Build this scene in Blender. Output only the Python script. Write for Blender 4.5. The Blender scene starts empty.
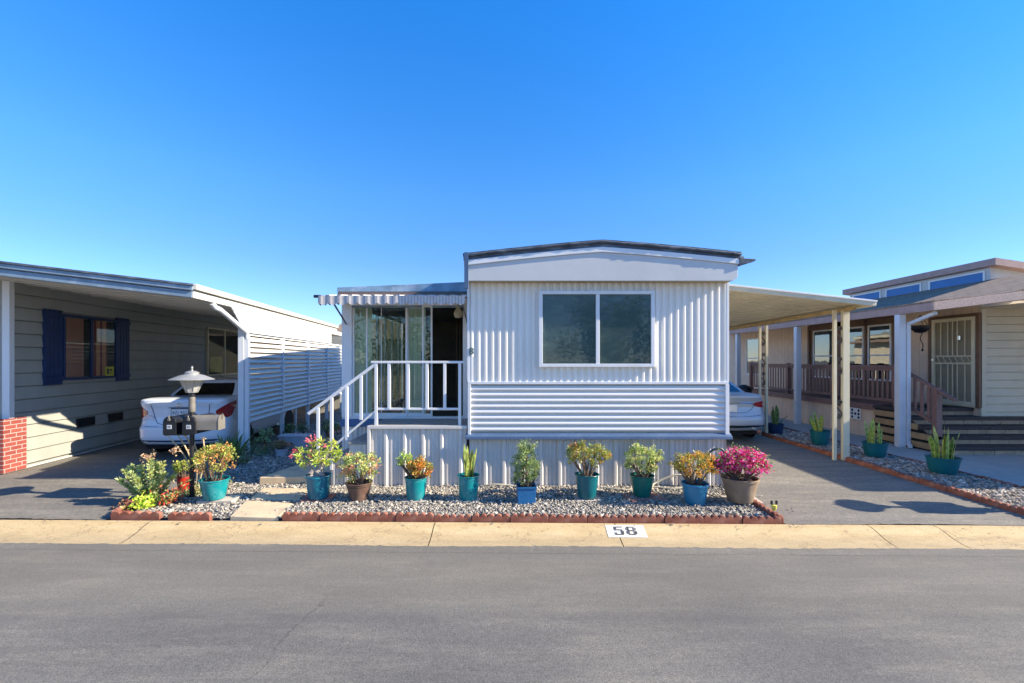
import bpy, math, random
import numpy as np
from mathutils import Vector, Matrix
random.seed(7); RNG = np.random.default_rng(7)
R = math.radians
scene = bpy.context.scene
COL = scene.collection

# ------------------------------------------------------------------ camera, sky, sun, exposure
CAMZ, F, HY = 1.95, 455.1, 360.0
cam_d = bpy.data.cameras.new("Camera"); cam = bpy.data.objects.new("Camera", cam_d); COL.objects.link(cam)
cam.location = (0, 0, CAMZ); cam.rotation_euler = (R(90), 0, 0)
cam_d.lens = 16.0; cam_d.sensor_width = 36.0; cam_d.shift_y = 18.5/1024; cam_d.clip_end = 2000; cam_d.clip_start = 0.05
scene.camera = cam
SUN_EL, SUN_AZ = R(28.8), R(-7.8)          # azimuth measured from +X (right) towards +Y; slightly on the camera's side
sdir = Vector((math.cos(SUN_EL)*math.cos(SUN_AZ), math.cos(SUN_EL)*math.sin(SUN_AZ), math.sin(SUN_EL)))
sun_d = bpy.data.lights.new("Sun", 'SUN'); sun = bpy.data.objects.new("Sun", sun_d); COL.objects.link(sun)
sun_d.energy = 5.0; sun_d.angle = R(0.5); sun_d.color = (1.0, 0.88, 0.69)
sun.rotation_euler = sdir.to_track_quat('Z', 'Y').to_euler(); sun.location = (20, -5, 20)
w = bpy.data.worlds.new("World"); scene.world = w; w.use_nodes = True
wn = w.node_tree; bg = wn.nodes['Background']
sky = wn.nodes.new('ShaderNodeTexSky'); sky.sky_type = 'NISHITA'; sky.sun_disc = False
sky.sun_elevation = SUN_EL; sky.sun_rotation = math.atan2(sdir.x, sdir.y)
sky.air_density = 1.0; sky.dust_density = 0.0; sky.ozone_density = 4.0; sky.altitude = 0
hs = wn.nodes.new('ShaderNodeHueSaturation'); hs.inputs['Saturation'].default_value = 1.2; hs.inputs['Value'].default_value = 1.22; hs.inputs['Hue'].default_value = 0.503   # clear, deep azure air: bluer overhead, less white low down
wn.links.new(sky.outputs[0], hs.inputs['Color']); tcw = wn.nodes.new('ShaderNodeTexCoord'); sxw = wn.nodes.new('ShaderNodeSeparateXYZ'); wn.links.new(tcw.outputs['Generated'], sxw.inputs[0])
rw = wn.nodes.new('ShaderNodeValToRGB'); wn.links.new(sxw.outputs[2], rw.inputs[0]); ew = rw.color_ramp.elements
ew[0].position, ew[0].color = 0.0, (.47, .50, .66, 1); ew[1].position, ew[1].color = 1.0, (.50, .74, .84, 1)
for p_, c_ in ((.2, (.49, .53, .68, 1)), (.33, (.50, .66, .74, 1)), (.61, (.27, .75, .96, 1))):
    e_ = ew.new(p_); e_.color = c_
mw = wn.nodes.new('ShaderNodeMix'); mw.data_type = 'RGBA'; mw.blend_type = 'MULTIPLY'; mw.inputs[0].default_value = 1.0
wn.links.new(hs.outputs[0], mw.inputs[6]); wn.links.new(rw.outputs[0], mw.inputs[7])
wn.links.new(mw.outputs[2], bg.inputs[0]); bg.inputs[1].default_value = 0.143
scene.view_settings.view_transform = 'Standard'; scene.view_settings.look = 'None'
scene.view_settings.gamma = 1.0; scene.view_settings.exposure = 1.07
scene.render.resolution_x = 1024; scene.render.resolution_y = 683

def G(px, py, z=0.0):
    """world point on the level z seen at that place of the photo (used once, while laying out)"""
    y = F*(CAMZ-z)/(py-HY); return Vector(((px-512)/F*y, y, z))

# ------------------------------------------------------------------ materials
def new_mat(name):
    m = bpy.data.materials.new(name); m.use_nodes = True
    nt = m.node_tree; return m, nt, nt.nodes['Principled BSDF']
def node(nt, t, **kw):
    n = nt.nodes.new(t)
    for k, v in kw.items():
        if k in n.inputs.keys(): n.inputs[k].default_value = v
        else: setattr(n, k, v)
    return n
def c4(c): return (c[0], c[1], c[2], 1.0)
def coords(nt, stretch=(1, 1, 1)):
    tc = nt.nodes.new('ShaderNodeTexCoord'); mp = nt.nodes.new('ShaderNodeMapping'); mp.inputs['Scale'].default_value = stretch
    nt.links.new(tc.outputs['Object'], mp.inputs['Vector']); return mp.outputs[0]
def mixc(nt, fac, a, b, mode='MIX'):
    n = nt.nodes.new('ShaderNodeMix'); n.data_type = 'RGBA'; n.blend_type = mode
    for s, v in ((n.inputs[0], fac), (n.inputs[6], a), (n.inputs[7], b)):
        if hasattr(v, 'is_output'): nt.links.new(v, s)
        else: s.default_value = v
    return n.outputs[2]
def noise(nt, vec, scale, detail=4, rough=.55):
    n = node(nt, 'ShaderNodeTexNoise', Scale=scale, Detail=detail, Roughness=rough); nt.links.new(vec, n.inputs['Vector']); return n.outputs[0]
def ramp(nt, fac, stops):
    r = nt.nodes.new('ShaderNodeValToRGB'); e = r.color_ramp.elements
    e[0].position, e[0].color = stops[0][0], c4(stops[0][1]); e[1].position, e[1].color = stops[-1][0], c4(stops[-1][1])
    for p, c in stops[1:-1]:
        k = e.new(p); k.color = c4(c)
    nt.links.new(fac, r.inputs[0]); return r.outputs[0]
def math_(nt, op, a, b=0.0, c=None):
    n = nt.nodes.new('ShaderNodeMath'); n.operation = op
    for i, v in enumerate((a, b) if c is None else (a, b, c)):
        if hasattr(v, 'is_output'): nt.links.new(v, n.inputs[i])
        else: n.inputs[i].default_value = v
    return n.outputs[0]
MATS = {}
def mat(name, col, rough=.6, var=.12, scale=5, bump=0, bscale=60, metal=0, stain=None, stain_amt=.35, stain_scale=2.5, stretch=(1, 1, 1), coat=0):
    if name in MATS: return MATS[name]
    m, nt, p = new_mat(name); v = coords(nt, stretch)
    lo = tuple(max(0, x*(1-var)) for x in col); hi = tuple(min(1, x*(1+var)) for x in col)
    c = ramp(nt, noise(nt, v, scale), ((.3, lo), (.7, hi)))
    if stain:
        f = ramp(nt, noise(nt, v, stain_scale, 6, .65), ((.5, (0, 0, 0)), (.72, (stain_amt,)*3)))
        c = mixc(nt, f, c, c4(stain))
    nt.links.new(c, p.inputs['Base Color'])
    p.inputs['Metallic'].default_value = metal
    rr = ramp(nt, noise(nt, v, scale*3), ((.3, (max(0, rough-.08),)*3), (.7, (min(1, rough+.08),)*3)))
    nt.links.new(rr, p.inputs['Roughness'])
    if coat: p.inputs['Coat Weight'].default_value = coat
    if bump:
        b = node(nt, 'ShaderNodeBump', Strength=bump, Distance=.01); nt.links.new(noise(nt, v, bscale, 3), b.inputs['Height'])
        nt.links.new(b.outputs[0], p.inputs['Normal'])
    MATS[name] = m; return m
def leaf_mat(name, trans=.32, rough=.45):
    m, nt, p = new_mat(name)
    a = nt.nodes.new('ShaderNodeAttribute'); a.attribute_name = 'Col'
    nt.links.new(a.outputs['Color'], p.inputs['Base Color']); p.inputs['Roughness'].default_value = rough
    t = nt.nodes.new('ShaderNodeBsdfTranslucent'); nt.links.new(a.outputs['Color'], t.inputs[0])
    mx = nt.nodes.new('ShaderNodeMixShader'); mx.inputs[0].default_value = trans
    nt.links.new(p.outputs[0], mx.inputs[1]); nt.links.new(t.outputs[0], mx.inputs[2])
    nt.links.new(mx.outputs[0], nt.nodes['Material Output'].inputs[0]); MATS[name] = m; return m
def glass_mat(name, tint=(.6, .7, .68), refl=1.0, ior=1.5):
    m, nt, p = new_mat(name); nt.nodes.remove(p)
    tr = nt.nodes.new('ShaderNodeBsdfTransparent'); tr.inputs[0].default_value = c4(tint)
    gl = nt.nodes.new('ShaderNodeBsdfGlossy'); gl.inputs['Roughness'].default_value = .01
    v = coords(nt); b = node(nt, 'ShaderNodeBump', Strength=.04, Distance=.02); nt.links.new(noise(nt, v, 3, 1), b.inputs['Height'])
    nt.links.new(b.outputs[0], gl.inputs['Normal'])
    fr = nt.nodes.new('ShaderNodeFresnel'); ge = nt.nodes.new('ShaderNodeNewGeometry')
    nt.links.new(math_(nt, 'MULTIPLY_ADD', ge.outputs['Backfacing'], 1/ior-ior, ior), fr.inputs[0])   # both faces of a thin pane reflect alike
    mu = math_(nt, 'MULTIPLY', fr.outputs[0], refl)
    cl = nt.nodes.new('ShaderNodeClamp'); nt.links.new(mu, cl.inputs[0])
    mx = nt.nodes.new('ShaderNodeMixShader'); nt.links.new(cl.outputs[0], mx.inputs[0])
    nt.links.new(tr.outputs[0], mx.inputs[1]); nt.links.new(gl.outputs[0], mx.inputs[2])
    nt.links.new(mx.outputs[0], nt.nodes['Material Output'].inputs[0]); MATS[name] = m; return m

def asphalt_mat(name, base, streak=True, cracks=()):
    m, nt, p = new_mat(name)
    v = coords(nt); vs = coords(nt, (.35, 2.2, 1))
    big = noise(nt, coords(nt, (.22, .9, 1)), 1.1, 5, .6)
    c = ramp(nt, big, ((.3, tuple(x*.84 for x in base)), (.55, base), (.75, tuple(x*1.2 for x in base))))
    if streak:
        s = ramp(nt, noise(nt, vs, 2.2, 7, .72), ((.47, (0, 0, 0)), (.72, (.8,)*3)))
        c = mixc(nt, s, c, c4((base[0]*1.5, base[1]*1.45, base[2]*1.36)))
    sp = ramp(nt, noise(nt, v, 88, 3, .9), ((.3, (.42,)*3), (.5, (1,)*3), (.70, (1.75, 1.72, 1.65))))
    c = mixc(nt, .85, c, sp, 'MULTIPLY')
    md_ = ramp(nt, noise(nt, v if cracks else coords(nt, (1.4, .8, 1)), 26 if cracks else 19, 5, .8), ((.30, (.62,)*3), (.5, (1,)*3), (.72, (1.42, 1.4, 1.34)))); c = mixc(nt, .45 if cracks else .95, c, md_, 'MULTIPLY')
    pt = ramp(nt, noise(nt, coords(nt, (.5, 1.1, 1)), .8, 3, .5), ((.3, (.80, .80, .82)), (.7, (1.2, 1.18, 1.12)))); c = mixc(nt, .9, c, pt, 'MULTIPLY')
    if cracks:
        s0 = nt.nodes.new('ShaderNodeSeparateXYZ'); nt.links.new(v, s0.inputs[0])
        yy = math_(nt, 'ADD', s0.outputs[1], math_(nt, 'MULTIPLY', math_(nt, 'SUBTRACT', noise(nt, coords(nt, (.35, 1, 1)), 1.6, 6, .65), .5), .9))
        dirt = ramp(nt, math_(nt, 'MULTIPLY_ADD', yy, .5, -1.55), ((.15, (0,)*3), (.5, (.30,)*3))); c = mixc(nt, dirt, c, c4((.21, .185, .14)))
        sm = math_(nt, 'ABSOLUTE', math_(nt, 'SUBTRACT', math_(nt, 'ADD', s0.outputs[1], math_(nt, 'MULTIPLY', math_(nt, 'SUBTRACT', noise(nt, coords(nt, (.5, .5, 1)), 1.2, 6, .7), .5), .16)), 3.62))
        seam = ramp(nt, sm, ((.0, (.20,)*3), (.09, (0,)*3))); c = mixc(nt, seam, c, c4((.075, .075, .078)))
        sx = nt.nodes.new('ShaderNodeSeparateXYZ'); nt.links.new(v, sx.inputs[0])
        wob = noise(nt, v, 3.2, 6, .7); wob2 = math_(nt, 'MULTIPLY', math_(nt, 'SUBTRACT', wob, .5), .35)
        for (x0, k, y0, y1, wd) in cracks:      # x = x0 + k*y inside y0..y1
            line = math_(nt, 'ADD', math_(nt, 'MULTIPLY', sx.outputs[1], k), x0)
            d = math_(nt, 'ABSOLUTE', math_(nt, 'SUBTRACT', math_(nt, 'ADD', sx.outputs[0], wob2), line))
            f = math_(nt, 'LESS_THAN', d, wd)
            f = math_(nt, 'MULTIPLY', f, math_(nt, 'GREATER_THAN', sx.outputs[1], y0)); f = math_(nt, 'MULTIPLY', f, math_(nt, 'LESS_THAN', sx.outputs[1], y1))
            c = mixc(nt, math_(nt, 'MULTIPLY', f, .38), c, c4((.04, .04, .04)))
        # one round oil stain
        dd = nt.nodes.new('ShaderNodeVectorMath'); dd.operation = 'DISTANCE'; nt.links.new(v, dd.inputs[0]); dd.inputs[1].default_value = (.18, 4.06, 0)
        st = ramp(nt, dd.outputs['Value'], ((.02, (.45,)*3), (.06, (0,)*3))); c = mixc(nt, st, c, c4((.05, .05, .05)))
    nt.links.new(c, p.inputs['Base Color']); p.inputs['Roughness'].default_value = .88
    b = node(nt, 'ShaderNodeBump', Strength=.55, Distance=.006); nt.links.new(noise(nt, v, 120, 3, .7), b.inputs['Height'])
    nt.links.new(b.outputs[0], p.inputs['Normal']); MATS[name] = m; return m

def brick_mat():
    m, nt, p = new_mat('red_brick'); v = coords(nt)
    sx = nt.nodes.new('ShaderNodeSeparateXYZ'); nt.links.new(v, sx.inputs[0]); cb = nt.nodes.new('ShaderNodeCombineXYZ')
    nt.links.new(math_(nt, 'ADD', sx.outputs[0], sx.outputs[1]), cb.inputs[0]); nt.links.new(sx.outputs[2], cb.inputs[1])
    b = node(nt, 'ShaderNodeTexBrick', Scale=1.0); b.inputs['Color1'].default_value = (.25, .045, .035, 1); b.inputs['Color2'].default_value = (.32, .075, .055, 1)
    b.inputs['Mortar'].default_value = (.42, .33, .30, 1); b.inputs['Mortar Size'].default_value = .008; b.inputs['Brick Width'].default_value = .21; b.inputs['Row Height'].default_value = .075
    nt.links.new(cb.outputs[0], b.inputs['Vector']); c = mixc(nt, .4, b.outputs[0], ramp(nt, noise(nt, v, 30), ((.3, (.7,)*3), (.7, (1.2,)*3))), 'MULTIPLY')
    nt.links.new(c, p.inputs['Base Color']); p.inputs['Roughness'].default_value = .9
    bm = node(nt, 'ShaderNodeBump', Strength=.8, Distance=.01, invert=True); nt.links.new(b.outputs['Fac'], bm.inputs['Height']); nt.links.new(bm.outputs[0], p.inputs['Normal'])
    MATS['red_brick'] = m; return m
def stripe_mat(name, axis, period, a, b_, share=.5, rough=.7):
    m, nt, p = new_mat(name); v = coords(nt); sx = nt.nodes.new('ShaderNodeSeparateXYZ'); nt.links.new(v, sx.inputs[0])
    t = math_(nt, 'FRACT', math_(nt, 'DIVIDE', sx.outputs[axis], period)); f = math_(nt, 'GREATER_THAN', t, share)
    c = mixc(nt, f, c4(a), c4(b_)); c = mixc(nt, .5, c, ramp(nt, noise(nt, v, 14), ((.3, (.75,)*3), (.7, (1.1,)*3))), 'MULTIPLY')
    nt.links.new(c, p.inputs['Base Color']); p.inputs['Roughness'].default_value = rough; MATS[name] = m; return m
def shingle_mat(name, a, b_):
    m, nt, p = new_mat(name); v = coords(nt); sx = nt.nodes.new('ShaderNodeSeparateXYZ'); nt.links.new(v, sx.inputs[0]); cb = nt.nodes.new('ShaderNodeCombineXYZ')
    nt.links.new(sx.outputs[1], cb.inputs[0]); nt.links.new(sx.outputs[0], cb.inputs[1])
    br = node(nt, 'ShaderNodeTexBrick', Scale=1.0); br.inputs['Color1'].default_value = c4(a); br.inputs['Color2'].default_value = c4(b_)
    br.inputs['Mortar'].default_value = c4(tuple(x*.45 for x in a)); br.inputs['Mortar Size'].default_value = .008; br.inputs['Brick Width'].default_value = .3; br.inputs['Row Height'].default_value = .14
    nt.links.new(cb.outputs[0], br.inputs['Vector']); c = mixc(nt, .6, br.outputs[0], ramp(nt, noise(nt, v, 60, 2), ((.3, (.6,)*3), (.7, (1.3,)*3))), 'MULTIPLY')
    nt.links.new(c, p.inputs['Base Color']); p.inputs['Roughness'].default_value = .95; MATS[name] = m; return m

M_road = asphalt_mat('road_asphalt', (.150, .143, .130), cracks=((-1.85, 0.06, 2.9, 4.0, .007), (-1.55, -.05, 1.9, 2.9, .004), (1.35, .08, 2.0, 3.2, .003), (2.55, -.1, 1.9, 2.6, .012), (3.3, .1, 2.0, 4.8, .002)))
M_drive = asphalt_mat('driveway_asphalt', (.185, .172, .152))
M_dirt = mat('ground_dirt', (.16, .14, .11), .95, .25, 3, .5, 40)
def kerb_mat():
    m, nt, p = new_mat('kerb_concrete'); v = coords(nt); sx = nt.nodes.new('ShaderNodeSeparateXYZ'); nt.links.new(v, sx.inputs[0])
    c = ramp(nt, noise(nt, coords(nt, (.5, 2, 1)), 3, 6, .65), ((.3, (.47, .34, .17)), (.5, (.57, .42, .215)), (.72, (.64, .48, .27))))
    # old water stain along the bottom of the gutter: height above the road, with a ragged edge
    hgt = math_(nt, 'ADD', sx.outputs[2], math_(nt, 'MULTIPLY', math_(nt, 'SUBTRACT', noise(nt, coords(nt, (.8, 3, 1)), 5, 6, .7), .5), .10))
    f = ramp(nt, math_(nt, 'MULTIPLY_ADD', hgt, 8.0, .85), ((.05, (.55,)*3), (.6, (.0,)*3)))
    c = mixc(nt, f, c, c4((.30, .245, .165)))
    sp = ramp(nt, noise(nt, v, 70, 4, .85), ((.30, (.62, .60, .57)), (.48, (1,)*3), (.75, (1.3,)*3))); c = mixc(nt, .8, c, sp, 'MULTIPLY')
    spot = ramp(nt, noise(nt, v, 9, 3, .6), ((.68, (0,)*3), (.74, (.45,)*3))); c = mixc(nt, spot, c, c4((.22, .17, .11)))
    # hairline cracks
    n2 = noise(nt, coords(nt, (.7, 1.3, 1)), 1.3, 7, .6); cr = math_(nt, 'LESS_THAN', math_(nt, 'ABSOLUTE', math_(nt, 'SUBTRACT', n2, .5)), .0022)
    c = mixc(nt, math_(nt, 'MULTIPLY', cr, .6), c, c4((.12, .09, .06)))
    nt.links.new(c, p.inputs['Base Color']); p.inputs['Roughness'].default_value = .92
    b = node(nt, 'ShaderNodeBump', Strength=.6, Distance=.006); nt.links.new(noise(nt, v, 85, 4, .7), b.inputs['Height']); nt.links.new(b.outputs[0], p.inputs['Normal']); MATS['kerb_concrete'] = m; return m
M_kerb = kerb_mat()
M_slab = mat('path_concrete', (.68, .52, .33), .9, .14, 5, .5, 90, stain=(.26, .23, .18), stain_amt=.5, stain_scale=3)
M_walk = mat('walk_concrete', (.42, .40, .36), .9, .12, 5, .4, 90, stain=(.27, .26, .23), stain_amt=.4)
M_bed = mat('gravel_bed', (.20, .18, .155), .95, .4, 30, .8, 60)
M_white = mat('white_aluminium', (.80, .80, .79), .42, .05, 3, 0, stain=(.55, .53, .48), stain_amt=.22, stretch=(1, 1, .25))
M_gable = mat('gable_metal', (.61, .61, .59), .4, .04, 2, 0, stain=(.45, .45, .44), stain_amt=.2)
M_wallw = mat('white_corrugated_metal', (.88, .835, .75), .4, .05, 2.5, 0, stain=(.60, .57, .52), stain_amt=.3, stretch=(1, 1, .3))
M_lap = mat('white_ribbed_metal', (.78, .75, .70), .38, .05, 2.5, 0, stain=(.58, .56, .52), stain_amt=.25, stretch=(.4, 1, 1))
M_skirt = mat('skirting_metal', (.72, .67, .61), .45, .08, 2, 0, stain=(.46, .38, .30), stain_amt=.4, stain_scale=1.6, stretch=(.8, 1, .5))
M_bluetrim = mat('bluish_grey_trim', (.075, .13, .23), .5, .1, 4, 0, stain=(.2, .26, .34), stain_amt=.3)
M_bluebase = mat('blue_base_trim', (.05, .14, .30), .5, .1, 4)
M_roofdark = mat('rolled_roofing', (.075, .095, .125), .9, .3, 10, .6, 30, stain=(.38, .43, .48), stain_amt=.45, stain_scale=9, stretch=(.35, 1, 1))
M_rooftop = mat('roof_coating', (.5, .52, .54), .7, .15, 4)
M_proof = mat('porch_roof_metal', (.20, .30, .38), .4, .25, 6, .2, 20, stain=(.6, .65, .7), stain_amt=.6)
M_soffit = mat('tan_soffit', (.40, .33, .20), .7, .1, 4)
M_pan = mat('tan_pan_metal', (.66, .60, .44), .5, .06, 3, 0, stain=(.36, .31, .22), stain_amt=.35, stretch=(1, .3, 1))
M_cream = mat('cream_post_paint', (.74, .65, .44), .5, .08, 5, 0, stain=(.35, .25, .14), stain_amt=.3)
M_rust = mat('rusty_beam', (.42, .30, .14), .7, .2, 6)
M_deck = mat('deck_boards', (.30, .29, .27), .85, .15, 8, .3, 50)
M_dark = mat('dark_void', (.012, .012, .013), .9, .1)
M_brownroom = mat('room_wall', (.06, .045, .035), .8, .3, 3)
M_siding = mat('grey_green_siding', (.35, .35, .31), .6, .07, 3, 0, stain=(.32, .31, .26), stain_amt=.25, stretch=(1, 1, .5))
M_fasciaL = mat('weathered_blue_fascia', (.20, .28, .36), .45, .12, 5, .1, 20, stain=(.62, .66, .70), stain_amt=.45)
M_edge = mat('cream_roof_edge', (.66, .62, .52), .5, .08, 5)  # even cream colour of the side gutter
M_whitesof = mat('white_soffit', (.55, .54, .50), .6, .06, 4)
M_shut = mat('navy_shutter', (.008, .030, .11), .5, .12, 8, .15, 40)
M_black = mat('black_metal', (.012, .013, .016), .4, .2, 8)
M_grey = mat('galvanised_grey', (.20, .185, .16), .6, .15, 8, 0, metal=.1, stain=(.2, .15, .1), stain_amt=.4)
M_lampg = mat('lamp_pale_metal', (.42, .42, .40), .35, .1, 8, metal=.35)
M_brick = brick_mat()
M_paver = mat('red_paver', (.42, .16, .11), .9, .2, 10, .5, 60, stain=(.5, .3, .25), stain_amt=.4)
M_edging = mat('red_edging_concrete', (.25, .085, .052), .92, .25, 9, .6, 70, stain=(.40, .22, .16), stain_amt=.6, stain_scale=7)
M_palepav = mat('pale_paver', (.52, .44, .36), .9, .15, 10, .5, 60)
M_tanwall = mat('tan_panel_siding', (.78, .59, .43), .6, .06, 4)
M_tanlap = mat('tan_lap_siding', (.62, .54, .40), .6, .06, 3)
M_brown = mat('brown_painted_wood', (.25, .135, .11), .6, .15, 8, .2, 40)
M_brownt = mat('brown_trim', (.17, .09, .05), .6, .12, 8)
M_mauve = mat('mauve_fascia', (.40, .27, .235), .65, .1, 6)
M_mauvelit = mat('sunlit_textured_mauve', (.50, .37, .31), .85, .25, 40, .4, 80)  # coarser mauve, its colour lightened for the sunlit front fascia
M_shingle = shingle_mat('brown_shingles', (.24, .165, .115), (.32, .23, .16))
M_stepr = mat('step_riser', (.42, .29, .19), .85, .2, 8, .4, 40)
M_stept = mat('step_tread', (.06, .045, .042), .8, .2, 14, .6, 60)
M_bluewhite = mat('pale_blue_white_paint', (.68, .71, .74), .4, .05, 4)
M_teal = mat('teal_glaze', (.005, .235, .255), .28, .12, 6, 0, stain=(.25, .5, .5), stain_amt=.3, stain_scale=8)
M_teald = mat('dark_teal_plastic', (.006, .125, .15), .35, .1, 6)
M_tealb = mat('blue_teal_plastic', (.01, .155, .22), .35, .1, 6)
M_bluepot = mat('blue_plastic', (.018, .14, .33), .4, .1, 6)
M_sky_pot = mat('sky_blue_plastic', (.03, .22, .36), .35, .1, 6)
M_greenpot = mat('green_plastic', (.004, .155, .12), .35, .1, 6)
M_navy = mat('navy_plastic', (.01, .035, .10), .4, .1, 6)
M_brownpot = mat('brown_plastic', (.15, .085, .06), .55, .2, 10, stain=(.3, .2, .15), stain_amt=.4)
M_claypot = mat('tan_clay', (.27, .195, .13), .75, .2, 7, .3, 50, stain=(.42, .34, .25), stain_amt=.5)
M_redpot = mat('red_plastic', (.45, .03, .02), .4, .1, 6)
M_whitepl = mat('white_planter', (.48, .50, .56), .6, .12, 6)
M_soil = mat('potting_soil', (.05, .035, .025), .95, .4, 40, .9, 60)
M_bark = mat('bark_brown', (.16, .11, .075), .9, .25, 20, .6, 40)
M_barkg = mat('pale_grey_bark', (.33, .29, .25), .85, .2, 20, .4, 40)
M_stalk = mat('dry_stalk', (.58, .48, .30), .9, .2, 20)
M_hose = mat('green_grey_hose', (.10, .12, .11), .5, .2, 10)
M_hosew = mat('pale_hose', (.50, .46, .36), .5, .15, 10)
M_leaf = leaf_mat('leaf_surface'); M_petal = leaf_mat('petal_surface', .35, .6)
M_snake = leaf_mat('sword_leaf_surface', .12, .4)
M_stone = leaf_mat('gravel_stone', 0.0, .9)
M_carw = mat('white_car_paint', (.74, .77, .82), .22, .02, 3, coat=.6)
M_cars = mat('silver_car_paint', (.44, .48, .53), .38, .02, 3, metal=.25, coat=.35)
M_rubber = mat('tyre_rubber', (.018, .018, .018), .8, .2, 20)
M_rim = mat('alloy_rim', (.45, .46, .48), .3, .05, 5, metal=.8)
M_red = mat('red_lens', (.36, .008, .014), .12, .1, 12, coat=.8)
M_clear = mat('clear_lens', (.62, .60, .62), .15, .15, 30, coat=.8)
M_chrome = mat('chrome', (.75, .76, .78), .12, .03, 4, metal=1)
M_plate = mat('plate_white', (.72, .72, .70), .4, .05, 10)
M_ink = mat('dark_ink', (.02, .025, .06), .6, .05, 10)
M_paintw = mat('white_road_paint', (.74, .72, .67), .85, .10, 14, .4, 80, stain=(.52, .42, .28), stain_amt=.7, stain_scale=7)
M_paintk = mat('black_road_paint', (.07, .07, .07), .8, .3, 14, stain=(.5, .47, .42), stain_amt=.8, stain_scale=16)
M_yellow = mat('yellow_notice', (.55, .52, .05), .6, .1, 10)
M_carglass = glass_mat('car_glass', (.05, .06, .065), 1.3)
M_glass = glass_mat('window_glass', (.84, .88, .86), .7)
M_glassd = glass_mat('door_glass', (.84, .90, .84), 1.8)
M_lampglass = leaf_mat('frosted_lamp_glass', .6, .25)
M_lampglass.node_tree.nodes['Principled BSDF'].inputs['Base Color'].default_value = (.8, .79, .74, 1)
for l_ in list(M_lampglass.node_tree.links):
    if l_.from_node.type == 'ATTRIBUTE': M_lampglass.node_tree.links.remove(l_)
M_blueglass = mat('clerestory_blue_glass', (.015, .16, .42), .45, .08, 4)
M_screen = mat('grey_green_roller_screen', (.115, .165, .17), .85, .14, 1.2, 0, stain=(.26, .30, .27), stain_amt=.6, stain_scale=4, stretch=(1, 1, 2))  # pale blotches in the screen colour imitate reflections in the glass
M_curt = stripe_mat('pale_vertical_blind', 0, .09, (.36, .36, .30), (.22, .23, .19))
M_orange = stripe_mat('rust_patterned_curtain', 1, .17, (.80, .33, .18), (.25, .03, .03), .62)
M_fringe = stripe_mat('striped_awning_fringe', 0, .047, (.44, .41, .40), (.62, .59, .57), .45)
M_lampglow = mat('frosted_bulb', (.75, .66, .45), .4, .05, 5)

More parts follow.
